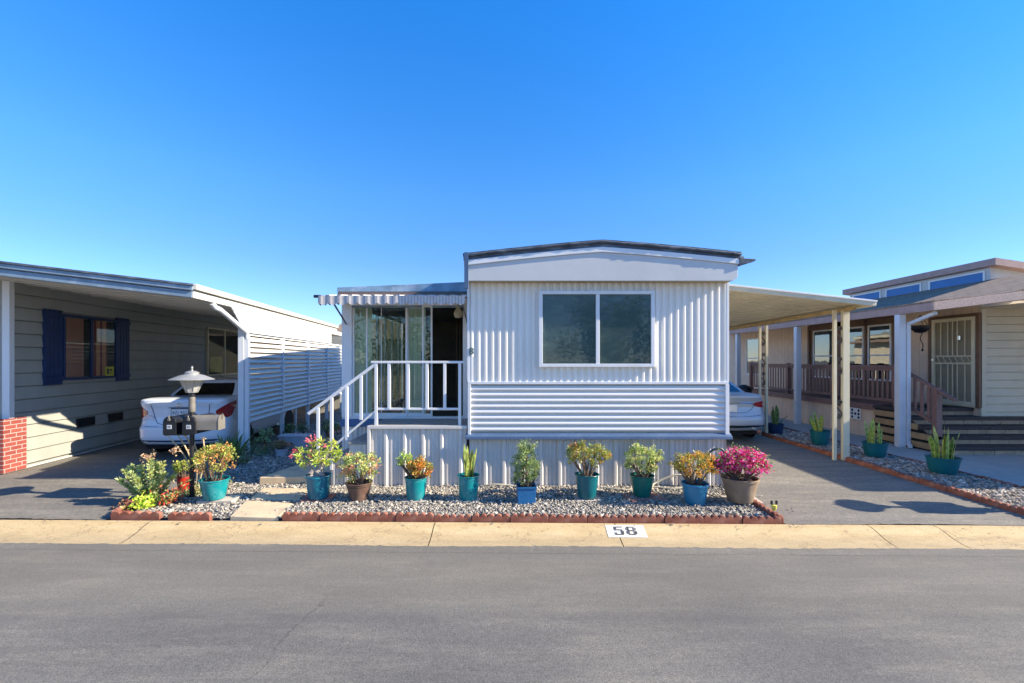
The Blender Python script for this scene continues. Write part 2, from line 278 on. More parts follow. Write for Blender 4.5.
# ------------------------------------------------------------------ mesh building
class MB:
    def __init__(s): s.v = []; s.f = []; s.c = []
    def add(s, vs, fs, col=None):
        n = len(s.v); s.v += [tuple(q) for q in vs]; s.f += [tuple(i+n for i in f) for f in fs]
        if col is not None: s.c += [col]*len(vs)
        return s
    def box(s, x0, x1, y0, y1, z0, z1):
        return s.add([(x0, y0, z0), (x1, y0, z0), (x1, y1, z0), (x0, y1, z0), (x0, y0, z1), (x1, y0, z1), (x1, y1, z1), (x0, y1, z1)],
                     [(0, 3, 2, 1), (4, 5, 6, 7), (0, 1, 5, 4), (1, 2, 6, 5), (2, 3, 7, 6), (3, 0, 4, 7)])
    def bar(s, a, b, wd, ht=None, up=(0, 0, 1)):
        a, b = Vector(a), Vector(b); ht = ht or wd; d = (b-a).normalized(); u = Vector(up)
        if abs(d.dot(u)) > .98: u = Vector((0, 1, 0))
        r = d.cross(u).normalized()*wd/2; u = r.cross(d).normalized()*ht/2
        vs = [a-r-u, a+r-u, a+r+u, a-r+u, b-r-u, b+r-u, b+r+u, b-r+u]
        return s.add(vs, [(0, 1, 2, 3), (7, 6, 5, 4), (1, 0, 4, 5), (2, 1, 5, 6), (3, 2, 6, 7), (0, 3, 7, 4)])
    def tube(s, pts, rad, n=8, col=None):
        pts = [Vector(p) for p in pts]; k = len(pts); rad = [rad]*k if not hasattr(rad, '__len__') else rad
        vs = []; ref = Vector((.31, .17, .93))
        for i, p in enumerate(pts):
            d = (pts[min(i+1, k-1)]-pts[max(i-1, 0)]).normalized(); r = d.cross(ref)
            if r.length < .05: r = d.cross(Vector((1, 0, 0)))
            r.normalize(); u = r.cross(d)
            vs += [p+(r*math.cos(2*math.pi*j/n)+u*math.sin(2*math.pi*j/n))*rad[i] for j in range(n)]
        fs = [(i*n+j, (i+1)*n+j, (i+1)*n+(j+1) % n, i*n+(j+1) % n) for i in range(k-1) for j in range(n)]
        fs += [tuple(range(n)), tuple(range(k*n-1, (k-1)*n-1, -1))]
        return s.add(vs, fs, col)
    def lathe(s, prof, c=(0, 0, 0), n=28, a0=0.0):
        vs = []; k = len(prof)
        for (r, z) in prof: vs += [(c[0]+r*math.cos(a0+2*math.pi*j/n), c[1]+r*math.sin(a0+2*math.pi*j/n), c[2]+z) for j in range(n)]
        fs = [(i*n+j, i*n+(j+1) % n, (i+1)*n+(j+1) % n, (i+1)*n+j) for i in range(k-1) for j in range(n)]
        if prof[0][0] > 1e-4: fs.append(tuple(range(n-1, -1, -1)))
        if prof[-1][0] > 1e-4: fs.append(tuple(range((k-1)*n, k*n)))
        return s.add(vs, fs)
    def prism(s, poly, o, ux, uy, un):
        """polygon (2D) in the plane o+ux*a+uy*b, extruded by un"""
        o, ux, uy, un = Vector(o), Vector(ux), Vector(uy), Vector(un); k = len(poly)
        A = [o+ux*a+uy*b for a, b in poly]; B = [p+un for p in A]
        fs = [tuple(range(k)), tuple(range(2*k-1, k-1, -1))]+[(i, k+i, k+(i+1) % k, (i+1) % k) for i in range(k)]
        return s.add(A+B, fs)
    def sheet(s, prof, e0, e1):
        """profile polyline (3D points) swept from offset e0 to e1"""
        k = len(prof); e0, e1 = Vector(e0), Vector(e1)
        vs = [Vector(p)+e0 for p in prof]+[Vector(p)+e1 for p in prof]
        return s.add(vs, [(i, i+1, k+i+1, k+i) for i in range(k-1)])
    def build(s, name, m, parent=None, smooth=False, bevel=0, solid=0, loc=None):
        me = bpy.data.meshes.new(name); me.from_pydata(s.v, [], s.f); me.validate()
        import bmesh
        if not s.c:
            bm = bmesh.new(); bm.from_mesh(me); bmesh.ops.recalc_face_normals(bm, faces=bm.faces); bm.to_mesh(me); bm.free()
        if not s.c:
            bm = bmesh.new(); bm.from_mesh(me); lo_ = [v for v in bm.verts if not v.link_faces]
            if lo_: bmesh.ops.delete(bm, geom=lo_, context='VERTS'); bm.to_mesh(me)
            bm.free()
        if s.c and len(s.c) == len(me.vertices):
            a = me.color_attributes.new('Col', 'FLOAT_COLOR', 'POINT'); arr = np.ones((len(s.c), 4), np.float32); arr[:, :3] = s.c
            a.data.foreach_set('color', arr.ravel())
        me.materials.append(m)
        o = bpy.data.objects.new(name, me); COL.objects.link(o)
        if parent: o.parent = parent
        if loc is not None: o.location = loc
        if smooth:
            me.polygons.foreach_set('use_smooth', [True]*len(me.polygons))
            if smooth != 'all':
                try: me.set_sharp_from_angle(angle=R(40))
                except Exception: pass
        if solid:
            md = o.modifiers.new('solid', 'SOLIDIFY'); md.thickness = solid; md.offset = 0
        if bevel:
            md = o.modifiers.new('bevel', 'BEVEL'); md.width = bevel; md.segments = 2; md.limit_method = 'ANGLE'; md.angle_limit = R(40); md.harden_normals = False
        return o
def thing(name, label, cat, loc=(0, 0, 0), rz=0, group=None):
    o = bpy.data.objects.new(name, None); COL.objects.link(o); o.location = loc; o.rotation_euler = (0, 0, rz); o.empty_display_size = .1
    o['label'] = label; o['category'] = cat
    if group: o['group'] = group
    return o
def tag(o, label, cat, group=None):
    o['label'] = label; o['category'] = cat
    if group: o['group'] = group
    return o
def struct(name, mb, m, **k):
    o = mb.build(name, m, **k); o['kind'] = 'structure'; return o
def kids(o): return [c for c in bpy.data.objects if c.parent == o]
def dup(o, parent=None):
    c = o.copy(); COL.objects.link(c)
    if parent is not None: c.parent = parent
    for ch in kids(o): dup(ch, c)
    return c
def smooth_line(pts, n=6):
    P = [Vector(p) for p in pts]; out = []
    for i in range(len(P)-1):
        p0, p1, p2, p3 = P[max(i-1, 0)], P[i], P[i+1], P[min(i+2, len(P)-1)]
        for j in range(n):
            t = j/n; out.append(.5*((2*p1)+(p2-p0)*t+(2*p0-5*p1+4*p2-p3)*t*t+(3*p1-p0-3*p2+p3)*t**3))
    return out+[P[-1]]
def text_mesh(mb, txt, size, o, ux, uy, depth_vec, track=1.0):
    """letters as real extruded outlines, centred on o"""
    cu = bpy.data.curves.new('t', 'FONT'); cu.body = txt; cu.size = size; cu.align_x = 'CENTER'; cu.align_y = 'CENTER'; cu.space_character = track; cu.resolution_u = 3
    ob = bpy.data.objects.new('t', cu); COL.objects.link(ob); bpy.context.view_layer.update()
    me = bpy.data.meshes.new_from_object(ob.evaluated_get(bpy.context.evaluated_depsgraph_get()))
    o, ux, uy = Vector(o), Vector(ux), Vector(uy)
    mb.add([o+ux*v.co.x+uy*v.co.y+Vector(depth_vec) for v in me.vertices], [tuple(p.vertices) for p in me.polygons])
    bpy.data.objects.remove(ob); bpy.data.curves.remove(cu); bpy.data.meshes.remove(me)
def corr(x0, x1, unit):
    """box-rib profile: unit is a list of (length, depth); returns (x, depth) from x0 to x1"""
    out = [(x0, unit[0][1])]; x = x0; i = 0
    while x < x1-1e-4:
        ln, d = unit[i % len(unit)]; nx = min(x+ln, x1); out.append((nx, d)); x = nx; i += 1
    return out
RIB = [(.030, 0), (.018, .028), (.026, .028), (.030, 0)]
SKIRT = [(.024, 0), (.008, .013), (.018, .013), (.014, 0), (.024, 0), (.008, .014), (.018, .014), (.014, 0), (.024, 0), (.008, .013), (.018, .013), (.014, 0), (.020, 0), (.012, .034), (.034, .034), (.026, 0)]

# ------------------------------------------------------------------ ground, road, kerb, drives
Yc = lambda x: 4.95-.0165*x
Yb = lambda x: 5.43-.018*x
struct('ground', MB().add([(-500, -500, -.14), (500, -500, -.14), (500, 700, -.14), (-500, 700, -.14)], [(0, 1, 2, 3)]), M_dirt)
struct('road', MB().add([(-70, -7, -.10), (70, -7, -.10), (70, Yc(70)+.02, -.10), (-70, Yc(-70)+.02, -.10)], [(0, 1, 2, 3)]), M_road)
k = MB(); joints = [-60, -30, -14.2, -9.1, -4.35, -.92, 1.22, 4.18, 4.95, 8.4, 12, 30, 60]
prof = [(-.02, -.22), (-.02, -.100), (.0, -.088), (.13, -.078), (.26, -.050), (.37, -.010), (.43, .003), (.50, .005), (.50, -.22)]
for a, b in zip(joints[:-1], joints[1:]):
    n = max(1, int((b-a)/1.0)); g = .005
    for i in range(n):
        xa = a+(b-a)*i/n+(g if i == 0 else 0); xb = a+(b-a)*(i+1)/n-(g if i == n-1 else 0)
        k.add([(xa, Yc(xa)+p*.98, z) for p, z in prof]+[(xb, Yc(xb)+p*.98, z) for p, z in prof],
              [(j, j+1, len(prof)+j+1, len(prof)+j) for j in range(len(prof)-1)])
struct('kerb_gutter', k, M_kerb)
GX = [-70, -4.86, -4.86, 70]
struct('driveway', MB().add([(-70, Yb(-70)-.01, -.012), (70, Yb(70)-.01, -.012), (70, 80, -.012), (-70, 80, -.012)], [(0, 1, 2, 3)]), M_drive)
for (nm, m_, yf, z_, a_, b_, rngs) in (('driveway', M_drive, Yb, .0085, .055, .02, ((-12, -4.95), (3.25, 6.44), (7.9, 12))), ('road', M_road, lambda x: Yc(x), -.083, .03, -.05, ((-14, 14),))):
    for xa, xb in rngs:
        e_ = MB(); n_ = int((xb-xa)/.05); vs = []
        for i in range(n_+1):
            x = xa+(xb-xa)*i/n_
            if nm == 'driveway': vs += [(x, yf(x)+.034-abs(RNG.normal(0, .014))-.018*math.sin(x*2.3), z_), (x, yf(x)+.16, -.0105)]
            else: vs += [(x, yf(x)-.12, -.0985), (x, yf(x)+.012+abs(RNG.normal(0, .012))+.012*math.sin(x*1.7), z_)]
        e_.add(vs, [(2*i, 2*i+2, 2*i+3, 2*i+1) for i in range(n_)]); struct(nm, e_, m_)
# white painted patch with the house number on the kerb
pm = MB()
def on_kerb(x, t):      # t: metres up the gutter slope
    pr = [(p*.98, z) for p, z in prof[2:8]]
    zz = np.interp(t, [p for p, _ in pr], [z for _, z in pr]); return Vector((x, Yc(x)+t, zz))
nx, ny = 8, 8
a0, a1 = G(605, 526).x, G(643, 526).x
vs = [on_kerb(a0+(a1-a0)*i/nx, .215+.215*j/ny)+Vector((0, 0, .004)) for j in range(ny+1) for i in range(nx+1)]
pm.add(vs, [(j*(nx+1)+i, j*(nx+1)+i+1, (j+1)*(nx+1)+i+1, (j+1)*(nx+1)+i) for j in range(ny) for i in range(nx)])
num = thing('house_number_marking', 'white painted patch with black stencilled number 58 on the tan kerb', 'painted sign')
pm.build('paint_patch', M_paintw, num)
def stroke(mb, poly, x0, sx, t0, st):
    vs = [on_kerb(x0+p[0]*sx, t0+p[1]*st)+Vector((0, 0, .008)) for p in poly]; mb.add(vs, [tuple(range(len(vs)))])
dg = MB(); dw, dh, gx = .118, .135, .142; t0 = .255; cx = (a0+a1)/2-.14
def digit(mb, x0, rects):
    for (u0, v0, u1, v1) in rects:
        N = 4
        for q in range(N):
            va, vb = v0+(v1-v0)*q/N, v0+(v1-v0)*(q+1)/N
            stroke(mb, [(u0, va), (u1, va), (u1, vb), (u0, vb)], x0, dw, t0, dh)
digit(dg, cx, [(.05, .88, .95, 1), (.05, .5, .3, .84), (.34, .52, .85, .64), (.66, .1, .95, .5), (.05, 0, .85, .12), (.0, .14, .26, .28)])
digit(dg, cx+gx, [(.15, .88, .85, 1), (.0, .56, .3, .86), (.7, .56, 1, .86), (.15, .45, .85, .56), (.0, .13, .3, .45), (.7, .13, 1, .45), (.15, 0, .85, .12)])
dg.build('number', M_paintk, num)

# gravel beds (base sheet plus thousands of loose stones)
def polyarea(p): return abs(sum(p[i][0]*p[(i+1) % len(p)][1]-p[(i+1) % len(p)][0]*p[i][1] for i in range(len(p))))/2
def inside(px, py, poly):
    r = np.zeros(len(px), bool); n = len(poly); j = n-1
    for i in range(n):
        xi, yi = poly[i]; xj, yj = poly[j]
        r ^= ((yi > py) != (yj > py)) & (px < (xj-xi)*(py-yi)/(yj-yi+1e-12)+xi); j = i
    return r
def gravel(name, poly, dens, size, z=.0, tint=(1, 1, 1), hole=(), base=True):
    if base: struct('gravel_ground', MB().add([(x, y, z-.003) for x, y in poly], [tuple(range(len(poly)))]), M_bed)
    P = np.array(poly); lo, hi = P.min(0), P.max(0); n = int((hi-lo).prod()*dens)
    x = RNG.uniform(lo[0], hi[0], n); y = RNG.uniform(lo[1], hi[1], n); k = inside(x, y, poly)
    for h in hole: k &= ~inside(x, y, h)
    x, y = x[k], y[k]; n = len(x)
    keep = RNG.random(n) < np.clip((8.2/np.maximum(y, 1))**2, .12, 1); x, y = x[keep], y[keep]; n = len(x)
    base = np.array([(1, 0, 0), (-1, 0, 0), (0, 1, 0), (0, -1, 0), (0, 0, 1), (0, 0, -1), (.62, .62, .45), (-.62, .62, .45), (.62, -.62, .45), (-.62, -.62, .45)], float)
    F_ = np.array([(0, 6, 4), (6, 2, 4), (2, 7, 4), (7, 1, 4), (1, 9, 4), (9, 3, 4), (3, 8, 4), (8, 0, 4), (0, 2, 6), (2, 1, 7), (1, 3, 9), (3, 0, 8)])
    s = size*RNG.lognormal(0, .33, n)*np.clip(y/7.0, .9, 1.7)
    V = base[None]*RNG.uniform(.72, 1.2, (n, 10, 1))*np.stack([RNG.uniform(.7, 1.3, n), RNG.uniform(.7, 1.3, n), RNG.uniform(.5, .85, n)], 1)[:, None]*s[:, None, None]
    a = RNG.uniform(0, 6.28, n); ca, sa = np.cos(a), np.sin(a); t = RNG.normal(0, .35, n)
    X = V[..., 0]*ca[:, None]-V[..., 1]*sa[:, None]; Y = V[..., 0]*sa[:, None]+V[..., 1]*ca[:, None]; Z = V[..., 2]+X*np.tan(np.clip(t, -.8, .8))[:, None]
    W = np.stack([X+x[:, None], Y+y[:, None], Z+z+RNG.uniform(.0, .022, n)[:, None]], -1).reshape(-1, 3)
    FF = (F_[None]+10*np.arange(n)[:, None, None]).reshape(-1, 3)
    me = bpy.data.meshes.new(name); me.vertices.add(len(W)); me.vertices.foreach_set('co', W.ravel().astype(np.float32))
    me.loops.add(len(FF)*3); me.loops.foreach_set('vertex_index', FF.ravel().astype(np.int32)); me.polygons.add(len(FF))
    me.polygons.foreach_set('loop_start', np.arange(0, len(FF)*3, 3, dtype=np.int32)); me.update(calc_edges=True); me.validate()
    g = RNG.choice(5, n, p=[.34, .26, .2, .12, .08]); pal = np.array([(.36, .32, .265), (.25, .23, .20), (.46, .41, .34), (.16, .155, .145), (.60, .56, .48)])
    c = pal[g]*RNG.uniform(.75, 1.25, (n, 1))*np.array(tint); at = me.color_attributes.new('Col', 'FLOAT_COLOR', 'POINT')
    arr = np.ones((n, 10, 4), np.float32); arr[:, :, :3] = c[:, None]; at.data.foreach_set('color', arr.ravel())
    me.materials.append(M_stone); o = bpy.data.objects.new(name, me); COL.objects.link(o); o['kind'] = 'stuff'
    tag(o, 'loose grey and tan crushed gravel covering the beds', 'gravel'); return o
slabs_px = [[(230, 519.5), (278, 521), (292, 506), (246, 503)], [(250, 501), (298, 503), (309, 491), (264, 490)]]
slab_w = [[tuple(G(*p).xy) for p in s] for s in slabs_px]
GAPX = -2.86
gravel('gravel', [(-2.80, Yb(-2.8)+.08), (3.17, Yb(3.17)+.08), (3.24, 6.98), (-2.9, 6.98)], 2300, .0155, z=.018)
gravel('gravel', [(-4.82, Yb(-4.8)+.08), (-2.80, Yb(-2.8)+.08), (-2.3, 6.98), (-2.3, 8.2), (-2.95, 8.3), (-2.95, 14), (-5.55, 14), (-5.2, 9.0), (-4.95, 7)], 1900, .0155, z=.012, hole=slab_w)
gravel('gravel', [(6.52, Yb(6.5)+.07), (7.72, Yb(7.7)+.3), (7.62, 7.6), (7.58, 19), (6.62, 19)], 1500, .017, z=.012, tint=(1.08, 1.03, 1.0))
# path slabs
for i, (sp, z, lab) in enumerate(((slab_w[0], .028, 'pale worn concrete path slab next to the kerb'), (slab_w[1], .026, 'pale concrete path slab in front of the raised step slab'))):
    o = MB().prism(sp, (0, 0, -.05), (1, 0, 0), (0, 1, 0), (0, 0, .05+z+.012)).build('path_slab', M_slab, bevel=.008); tag(o, lab, 'path slab', 'path slabs to the porch steps')
o = MB().prism([(-3.90, 7.02), (-2.20, 7.10), (-2.25, 7.9), (-3.72, 7.85)], (0, 0, -.03), (1, 0, 0), (0, 1, 0), (0, 0, .17)).build('path_slab', M_slab, bevel=.012); tag(o, 'thick raised concrete step slab at the foot of the porch steps', 'path slab', 'path slabs to the porch steps')
gravel('gravel', [(-4.8, Yb(-4.8)-.10), (3.4, Yb(3.4)-.10), (3.4, Yb(3.4)+.02), (-4.8, Yb(-4.8)+.02)], 26, .009, z=.003, base=False)
for sp_ in slab_w: gravel('gravel', sp_, 45, .011, z=.042, base=False)
gravel('gravel', [(3.3, 5.7), (3.7, 5.7), (3.6, 7.5), (3.3, 7.5)], 40, .011, z=-.008, base=False)
# neighbour's concrete walk on the right
struct('sidewalk', MB().add([(7.66, 7.0, .004), (8.0, 6.72, .004), (30, 6.3, .004), (30, 9.7, .004), (9.02, 9.7, .004), (9.02, 22, .004), (7.60, 22, .004)], [tuple(range(7))]), M_walk)
struct('sidewalk', MB().box(7.70, 30, 6.30, 6.74, -.05, .010), M_kerb)

# ------------------------------------------------------------------ the white mobile home in the middle
HX, HYF, HW = -.67, 6.93, 3.95
home = thing('mobile_home', 'white corrugated metal mobile home with wide sliding window, centre of the photo', 'mobile home', (HX, HYF, 0))
Lh = 13.0
z1, z2, z3 = .84, 1.60, 3.12
pr = corr(0, HW-.02, RIB)
MB().sheet([(x, -d, 0) for x, d in pr], (0, 0, z2+.02), (0, 0, z3+.05)).build('front_wall', M_wallw, home)
lp = [(0, 0, z1+.02)]
N = 8; ph = (z2-.02-z1-.04)/N
for i in range(N):
    b = z1+.02+i*ph
    lp += [(0, -.002, b+.004), (0, -.020, b+.010), (0, -.032, b+ph*.22), (0, -.034, b+ph*.40), (0, -.026, b+ph*.65), (0, -.010, b+ph*.9), (0, -.002, b+ph*.985)]
MB().sheet(lp, (.045, 0, 0), (HW-.045, 0, 0)).build('lower_siding', M_lap, home, smooth='all')
MB().sheet([(x, .03-d, 0) for x, d in corr(0.02, HW-.02, SKIRT)], (0, 0, -.02), (0, 0, z1-.06)).build('skirting', M_skirt, home)
MB().box(.03, HW-.03, .035, Lh, 0, 3.2).build('wall_core', M_wallw, home)
sd = MB().sheet([(HW-.03+d, y, 0) for y, d in corr(0.0, Lh, RIB)], (0, 0, z1), (0, 0, 3.2)); sd.build('side_wall', M_wallw, home)
t = MB(); t.box(0, HW, -.045, .012, z2-.018, z2+.024); t.box(0, .045, -.048, .01, z1-.02, z2-.02); t.box(HW-.05, HW+.006, -.048, .02, z1-.02, z2-.02); t.box(HW-.028, HW+.012, -.030, .05, z2+.026, z3+.04); t.box(-.012, .022, -.028, .05, z2+.026, z3+.04)
t.build('corner_trim', M_white, home, bevel=.004)
tb = MB(); tb.prism([(0, 0), (.09, .0), (.085, .045), (.06, .05), (.02, .085), (0, .085)], (-.03, 0, z1-.085), (0, -1, 0), (0, 0, 1), (HW+.07, 0, 0)); tb.build('bottom_ledge', M_bluetrim, home, bevel=.004)
# window
WX0, WX1, WZ0, WZ1 = G(540, 500).x*0+(540-512)/F*HYF-HX, (652-512)/F*HYF-HX, CAMZ-(366-HY)/F*HYF, CAMZ-(292.5-HY)/F*HYF
win = MB()
fw = .035
for (a, b, c, d) in ((WX0-.02, WX1+.02, WZ1-fw, WZ1+.015), (WX0-.02, WX1+.02, WZ0-.015, WZ0+fw), (WX0-.02, WX0+fw, WZ0+fw, WZ1-fw), (WX1-fw, WX1+.02, WZ0+fw, WZ1-fw)): win.box(a, b, -.078, .0, c, d)
WM = (597-512)/F*HYF-HX
win.box(WM-.028, WM+.028, -.070, .0, WZ0+fw, WZ1-fw)
wo = win.build('window', M_white, home, bevel=.004)
MB().box(WX0+fw, WM-.028, -.052, -.048, WZ0+fw, WZ1-fw).build('pane', M_glass, wo); MB().box(WM+.028, WX1-fw, -.060, -.056, WZ0+fw, WZ1-fw).build('pane', M_glass, wo)
MB().box(WX0+fw, WX1-fw, -.041, -.037, WZ0+fw, WZ1-fw).build('screen', M_screen, wo)
# gable and roof: shallow arched roof with overhang
ov = .21; rx0, rx1 = -.03, HW+.075
def rz(x, zl=3.50, zc=3.70, zr=3.52):
    t_ = (x-rx0)/(rx1-rx0); return (zl+(zr-zl)*t_)+(zc-(zl+zr)/2)*(1-(abs(2*t_-1)**1.1*.9+(2*t_-1)**2*.1))
xs = np.linspace(rx0, rx1, 25)
low = [(rx0, z3), (rx1-.09, z3), (rx1-.02, z3+.05), (rx1-.02, rz(rx1)-.16)]
gp = low+[(x, rz(x)-.16) for x in xs[::-1]][1:]
MB().prism(gp, (0, -ov, 0), (1, 0, 0), (0, 0, 1), (0, .03, 0)).build('gable_panel', M_gable, home, bevel=.004)
MB().box(rx0+.01, rx1-.10, -ov+.03, .02, z3, z3+.012).build('soffit', M_soffit, home)
def roof_band(nm, d0, d1, y0, y1, m, xa=rx0, xb=rx1, **kw):
    x_ = np.linspace(xa, xb, 25); poly = [(x, rz(x)+d0) for x in x_]+[(x, rz(x)+d1) for x in x_[::-1]]
    return MB().prism(poly, (0, y0, 0), (1, 0, 0), (0, 0, 1), (0, y1-y0, 0)).build(nm, m, home, **kw)
roof_band('roof_trim', -.158, -.082, -ov-.022, -ov+.04, M_white, rx0-.01, rx1+.005, bevel=.006)
roof_band('roof', -.080, -.012, -ov-.012, Lh+.2, M_roofdark, rx0-.015, rx1+.01)
roof_band('roof_edge', -.010, .022, -ov-.03, -ov+.10, M_roofdark, rx0-.022, rx1+.018)
rd = MB(); tp = [(x, -ov-.030+random.uniform(-.004, .004), rz(x)-.012+random.uniform(-.006, .006)) for x in np.linspace(rx0-.02, rx1+.015, 70)]
rd.tube(tp, [random.uniform(.016, .026) for _ in tp], 8); rd.build('roofing_lip', M_roofdark, home, smooth='all')
MB().box(-.03, .03, -ov-.05, -ov, rz(rx0)-.5, rz(rx0)+.03).build('edge_strip', M_bluetrim, home)
gt = MB().prism([(0, 0), (.24, .075), (.24, .10), (0, .115)], (rx1-.01, -ov-.03, 3.335), (1, 0, 0), (0, 0, 1), (0, .10, 0)); gt.build('gutter_spout', M_roofdark, home, bevel=.004)
MB().box(rx1-.03, rx1+.07, -ov+.0, Lh, 3.38, 3.48).build('gutter', M_grey, home)
nb = MB(); text_mesh(nb, '8', .15, (.055, -.034, 2.05+.03), (1, 0, 0), (0, 0, 1), (0, 0, 0)); nb.build('number_digit', mat('green_digit', (.06, .12, .09), .6, .1), home, solid=.008)
MB().box(.022, .085, -.026, -.022, z2+.03, 2.0).build('flat_strip', M_white, home)

# enclosed porch on the home's left, sliding glass doors, awning
PY = 7.75-HYF
X = lambda px, d=7.75: (px-512)/F*d-HX
PZ0, PZ1 = .95, 2.98
pw = MB(); pw.box(X(342), X(352), PY-.02, PY+.14, 0.98, 3.0); pw.box(X(342), X(352), PY+.0, PY+.12, .0, .98); pw.box(X(463), 0.0, PY-.02, PY+.1, .95, 3.0); pw.box(X(352)+.003, X(463)-.003, PY-.01, PY+.1, 2.88, 3.0)
pw.build('porch_frame', M_white, home, bevel=.005)
MB().box(X(342)-.012, X(380), PY-.05, PY+.02, .82, .945).build('base_trim', M_bluebase, home, bevel=.004)
MB().sheet([(x, PY+.01-d, 0) for x, d in corr(X(342), X(380), SKIRT)], (0, 0, 0), (0, 0, .82)).build('porch_skirting', M_skirt, home)
ww = MB()
for y in np.arange(PY+.14, 5.0, .6): ww.box(X(342)-.0, X(342)+.04, y, y+.05, .95, 2.95)
ww.box(X(342), X(342)+.05, PY+.14, 5.0, .0, .95); ww.box(X(342), X(342)+.05, PY+.14, 5.0, 2.9, 3.0); ww.build('porch_side', M_white, home)
MB().box(X(342)+.02, X(342)+.026, PY+.14, 5.0, .95, 2.9).build('side_glass', M_glassd, home)
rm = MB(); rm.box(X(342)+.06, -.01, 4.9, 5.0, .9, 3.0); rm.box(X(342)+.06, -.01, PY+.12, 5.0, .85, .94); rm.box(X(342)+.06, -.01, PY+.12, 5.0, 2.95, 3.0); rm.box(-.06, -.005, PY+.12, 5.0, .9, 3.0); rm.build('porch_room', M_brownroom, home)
sl = MB()
def fr(mb, x0, x1, z0, z1, y0, y1, w_, wb=None):
    wb = wb or w_; mb.box(x0, x0+w_, y0, y1, z0, z1); mb.box(x1-w_, x1, y0, y1, z0, z1); mb.box(x0+w_, x1-w_, y0, y1, z0, z0+wb); mb.box(x0+w_, x1-w_, y0, y1, z1-w_, z1)
sl.box(X(352)+.003, X(463)-.003, PY-.015, PY+.09, PZ0, PZ0+.035)
fr(sl, X(352)+.004, X(407), PZ0+.036, 2.877, PY+.012, PY+.042, .03, .06); sl.box(X(366.5)-.012, X(366.5)+.012, PY+.012, PY+.042, PZ0+.1, 2.84); sl.box(X(381)-.006, X(381)+.006, PY+.012, PY+.042, PZ0+.1, 2.84)
fr(sl, X(405.5), X(425), PZ0+.036, 2.877, PY+.046, PY+.076, .04, .06); fr(sl, X(422), X(432.5), PZ0+.036, 2.877, PY-.012, PY+.01, .03, .05)
so = sl.build('sliding_door', M_white, home, bevel=.003)
MB().box(X(352)+.03, X(407)-.03, PY+.025, PY+.029, PZ0+.09, 2.85).build('pane', M_glassd, so); MB().box(X(405.5)+.04, X(425)-.04, PY+.058, PY+.062, PZ0+.09, 2.85).build('pane', M_glassd, so); MB().box(X(422)+.03, X(432.5)-.03, PY-.003, PY+.001, PZ0+.08, 2.85).build('pane', M_glassd, so)
hd = MB(); hd.box(X(421.5)-.012, X(421.5)+.012, PY+.02, PY+.045, 1.85, 2.1); hd.box(X(428), X(429.5), PY-.045, PY-.013, 1.82, 2.0); hd.build('handle', M_black, so, bevel=.004)
bl = MB(); 
for (a, b) in ((X(353), X(370)), (X(407), X(421))):
    n_ = int((b-a)/.085)+1
    for i in range(n_):
        xx = a+(b-a)*(i+.5)/n_; bl.add([(xx-.036, PY+.10, 1.0), (xx+.036, PY+.12, 1.0), (xx+.036, PY+.12, 2.85), (xx-.036, PY+.10, 2.85)], [(0, 1, 2, 3)])
bl.build('vertical_blind', mat('blind_fabric', (.78, .78, .66), .8, .08, 6), home, solid=.003)
ct = MB()
for i in range(5): ct.tube([(X(440)+i*.07, 3.2, .95), (X(440)+i*.07+.01, 3.2, 2.8)], .03, 8)
ct.build('inner_curtain', mat('brown_curtain', (.10, .075, .055), .9, .2), home, smooth=True)
prf = MB(); prf.add([(X(341, 7.5), PY-.42, 3.05), (-.02, PY-.42, 3.05), (-.02, PY+.0, 3.07), (X(341, 7.5), PY+.0, 3.06), (X(341, 7.5), PY-.42, 3.12), (-.02, PY-.42, 3.21), (-.02, PY+.0, 3.25), (X(341, 7.5), PY+.0, 3.15)], [(0, 3, 2, 1), (4, 5, 6, 7), (0, 1, 5, 4), (1, 2, 6, 5), (2, 3, 7, 6), (3, 0, 4, 7)])
prf.build('porch_roof', M_proof, home, bevel=.006)
q = MB(); xa_, xb_ = X(341, 7.5), -.02; ys_ = [PY+.002, PY+1.0, PY+2.2, 9.2]; zs_ = [3.14, 3.36, 3.56, 4.36]
q.add([(x, y, z+dz) for y, z in zip(ys_, zs_) for x in (xa_, xb_) for dz in (-.30, 0)], [f for i in range(3) for f in ((4*i+1, 4*i+3, 4*i+7, 4*i+5), (4*i, 4*i+4, 4*i+6, 4*i+2), (4*i, 4*i+1, 4*i+5, 4*i+4), (4*i+2, 4*i+6, 4*i+7, 4*i+3))]+[(0, 2, 3, 1), (12, 13, 15, 14)])
q.build('added_shade_roof', M_proof, home)  # rising roof added out of view to throw shade on the louvred screen
MB().box(xa_, xa_+.05, 5.0, 9.2, 0, 3.4).build('porch_side', M_white, home)
MB().box(X(341, 7.5)+.01, -.025, PY-.425, PY-.40, 3.0, 3.045).build('roof_shadow_strip', mat('brown_shadow_line', (.16, .11, .09), .6, .1), home)  # dark strip standing in for the shadow line under the porch roof
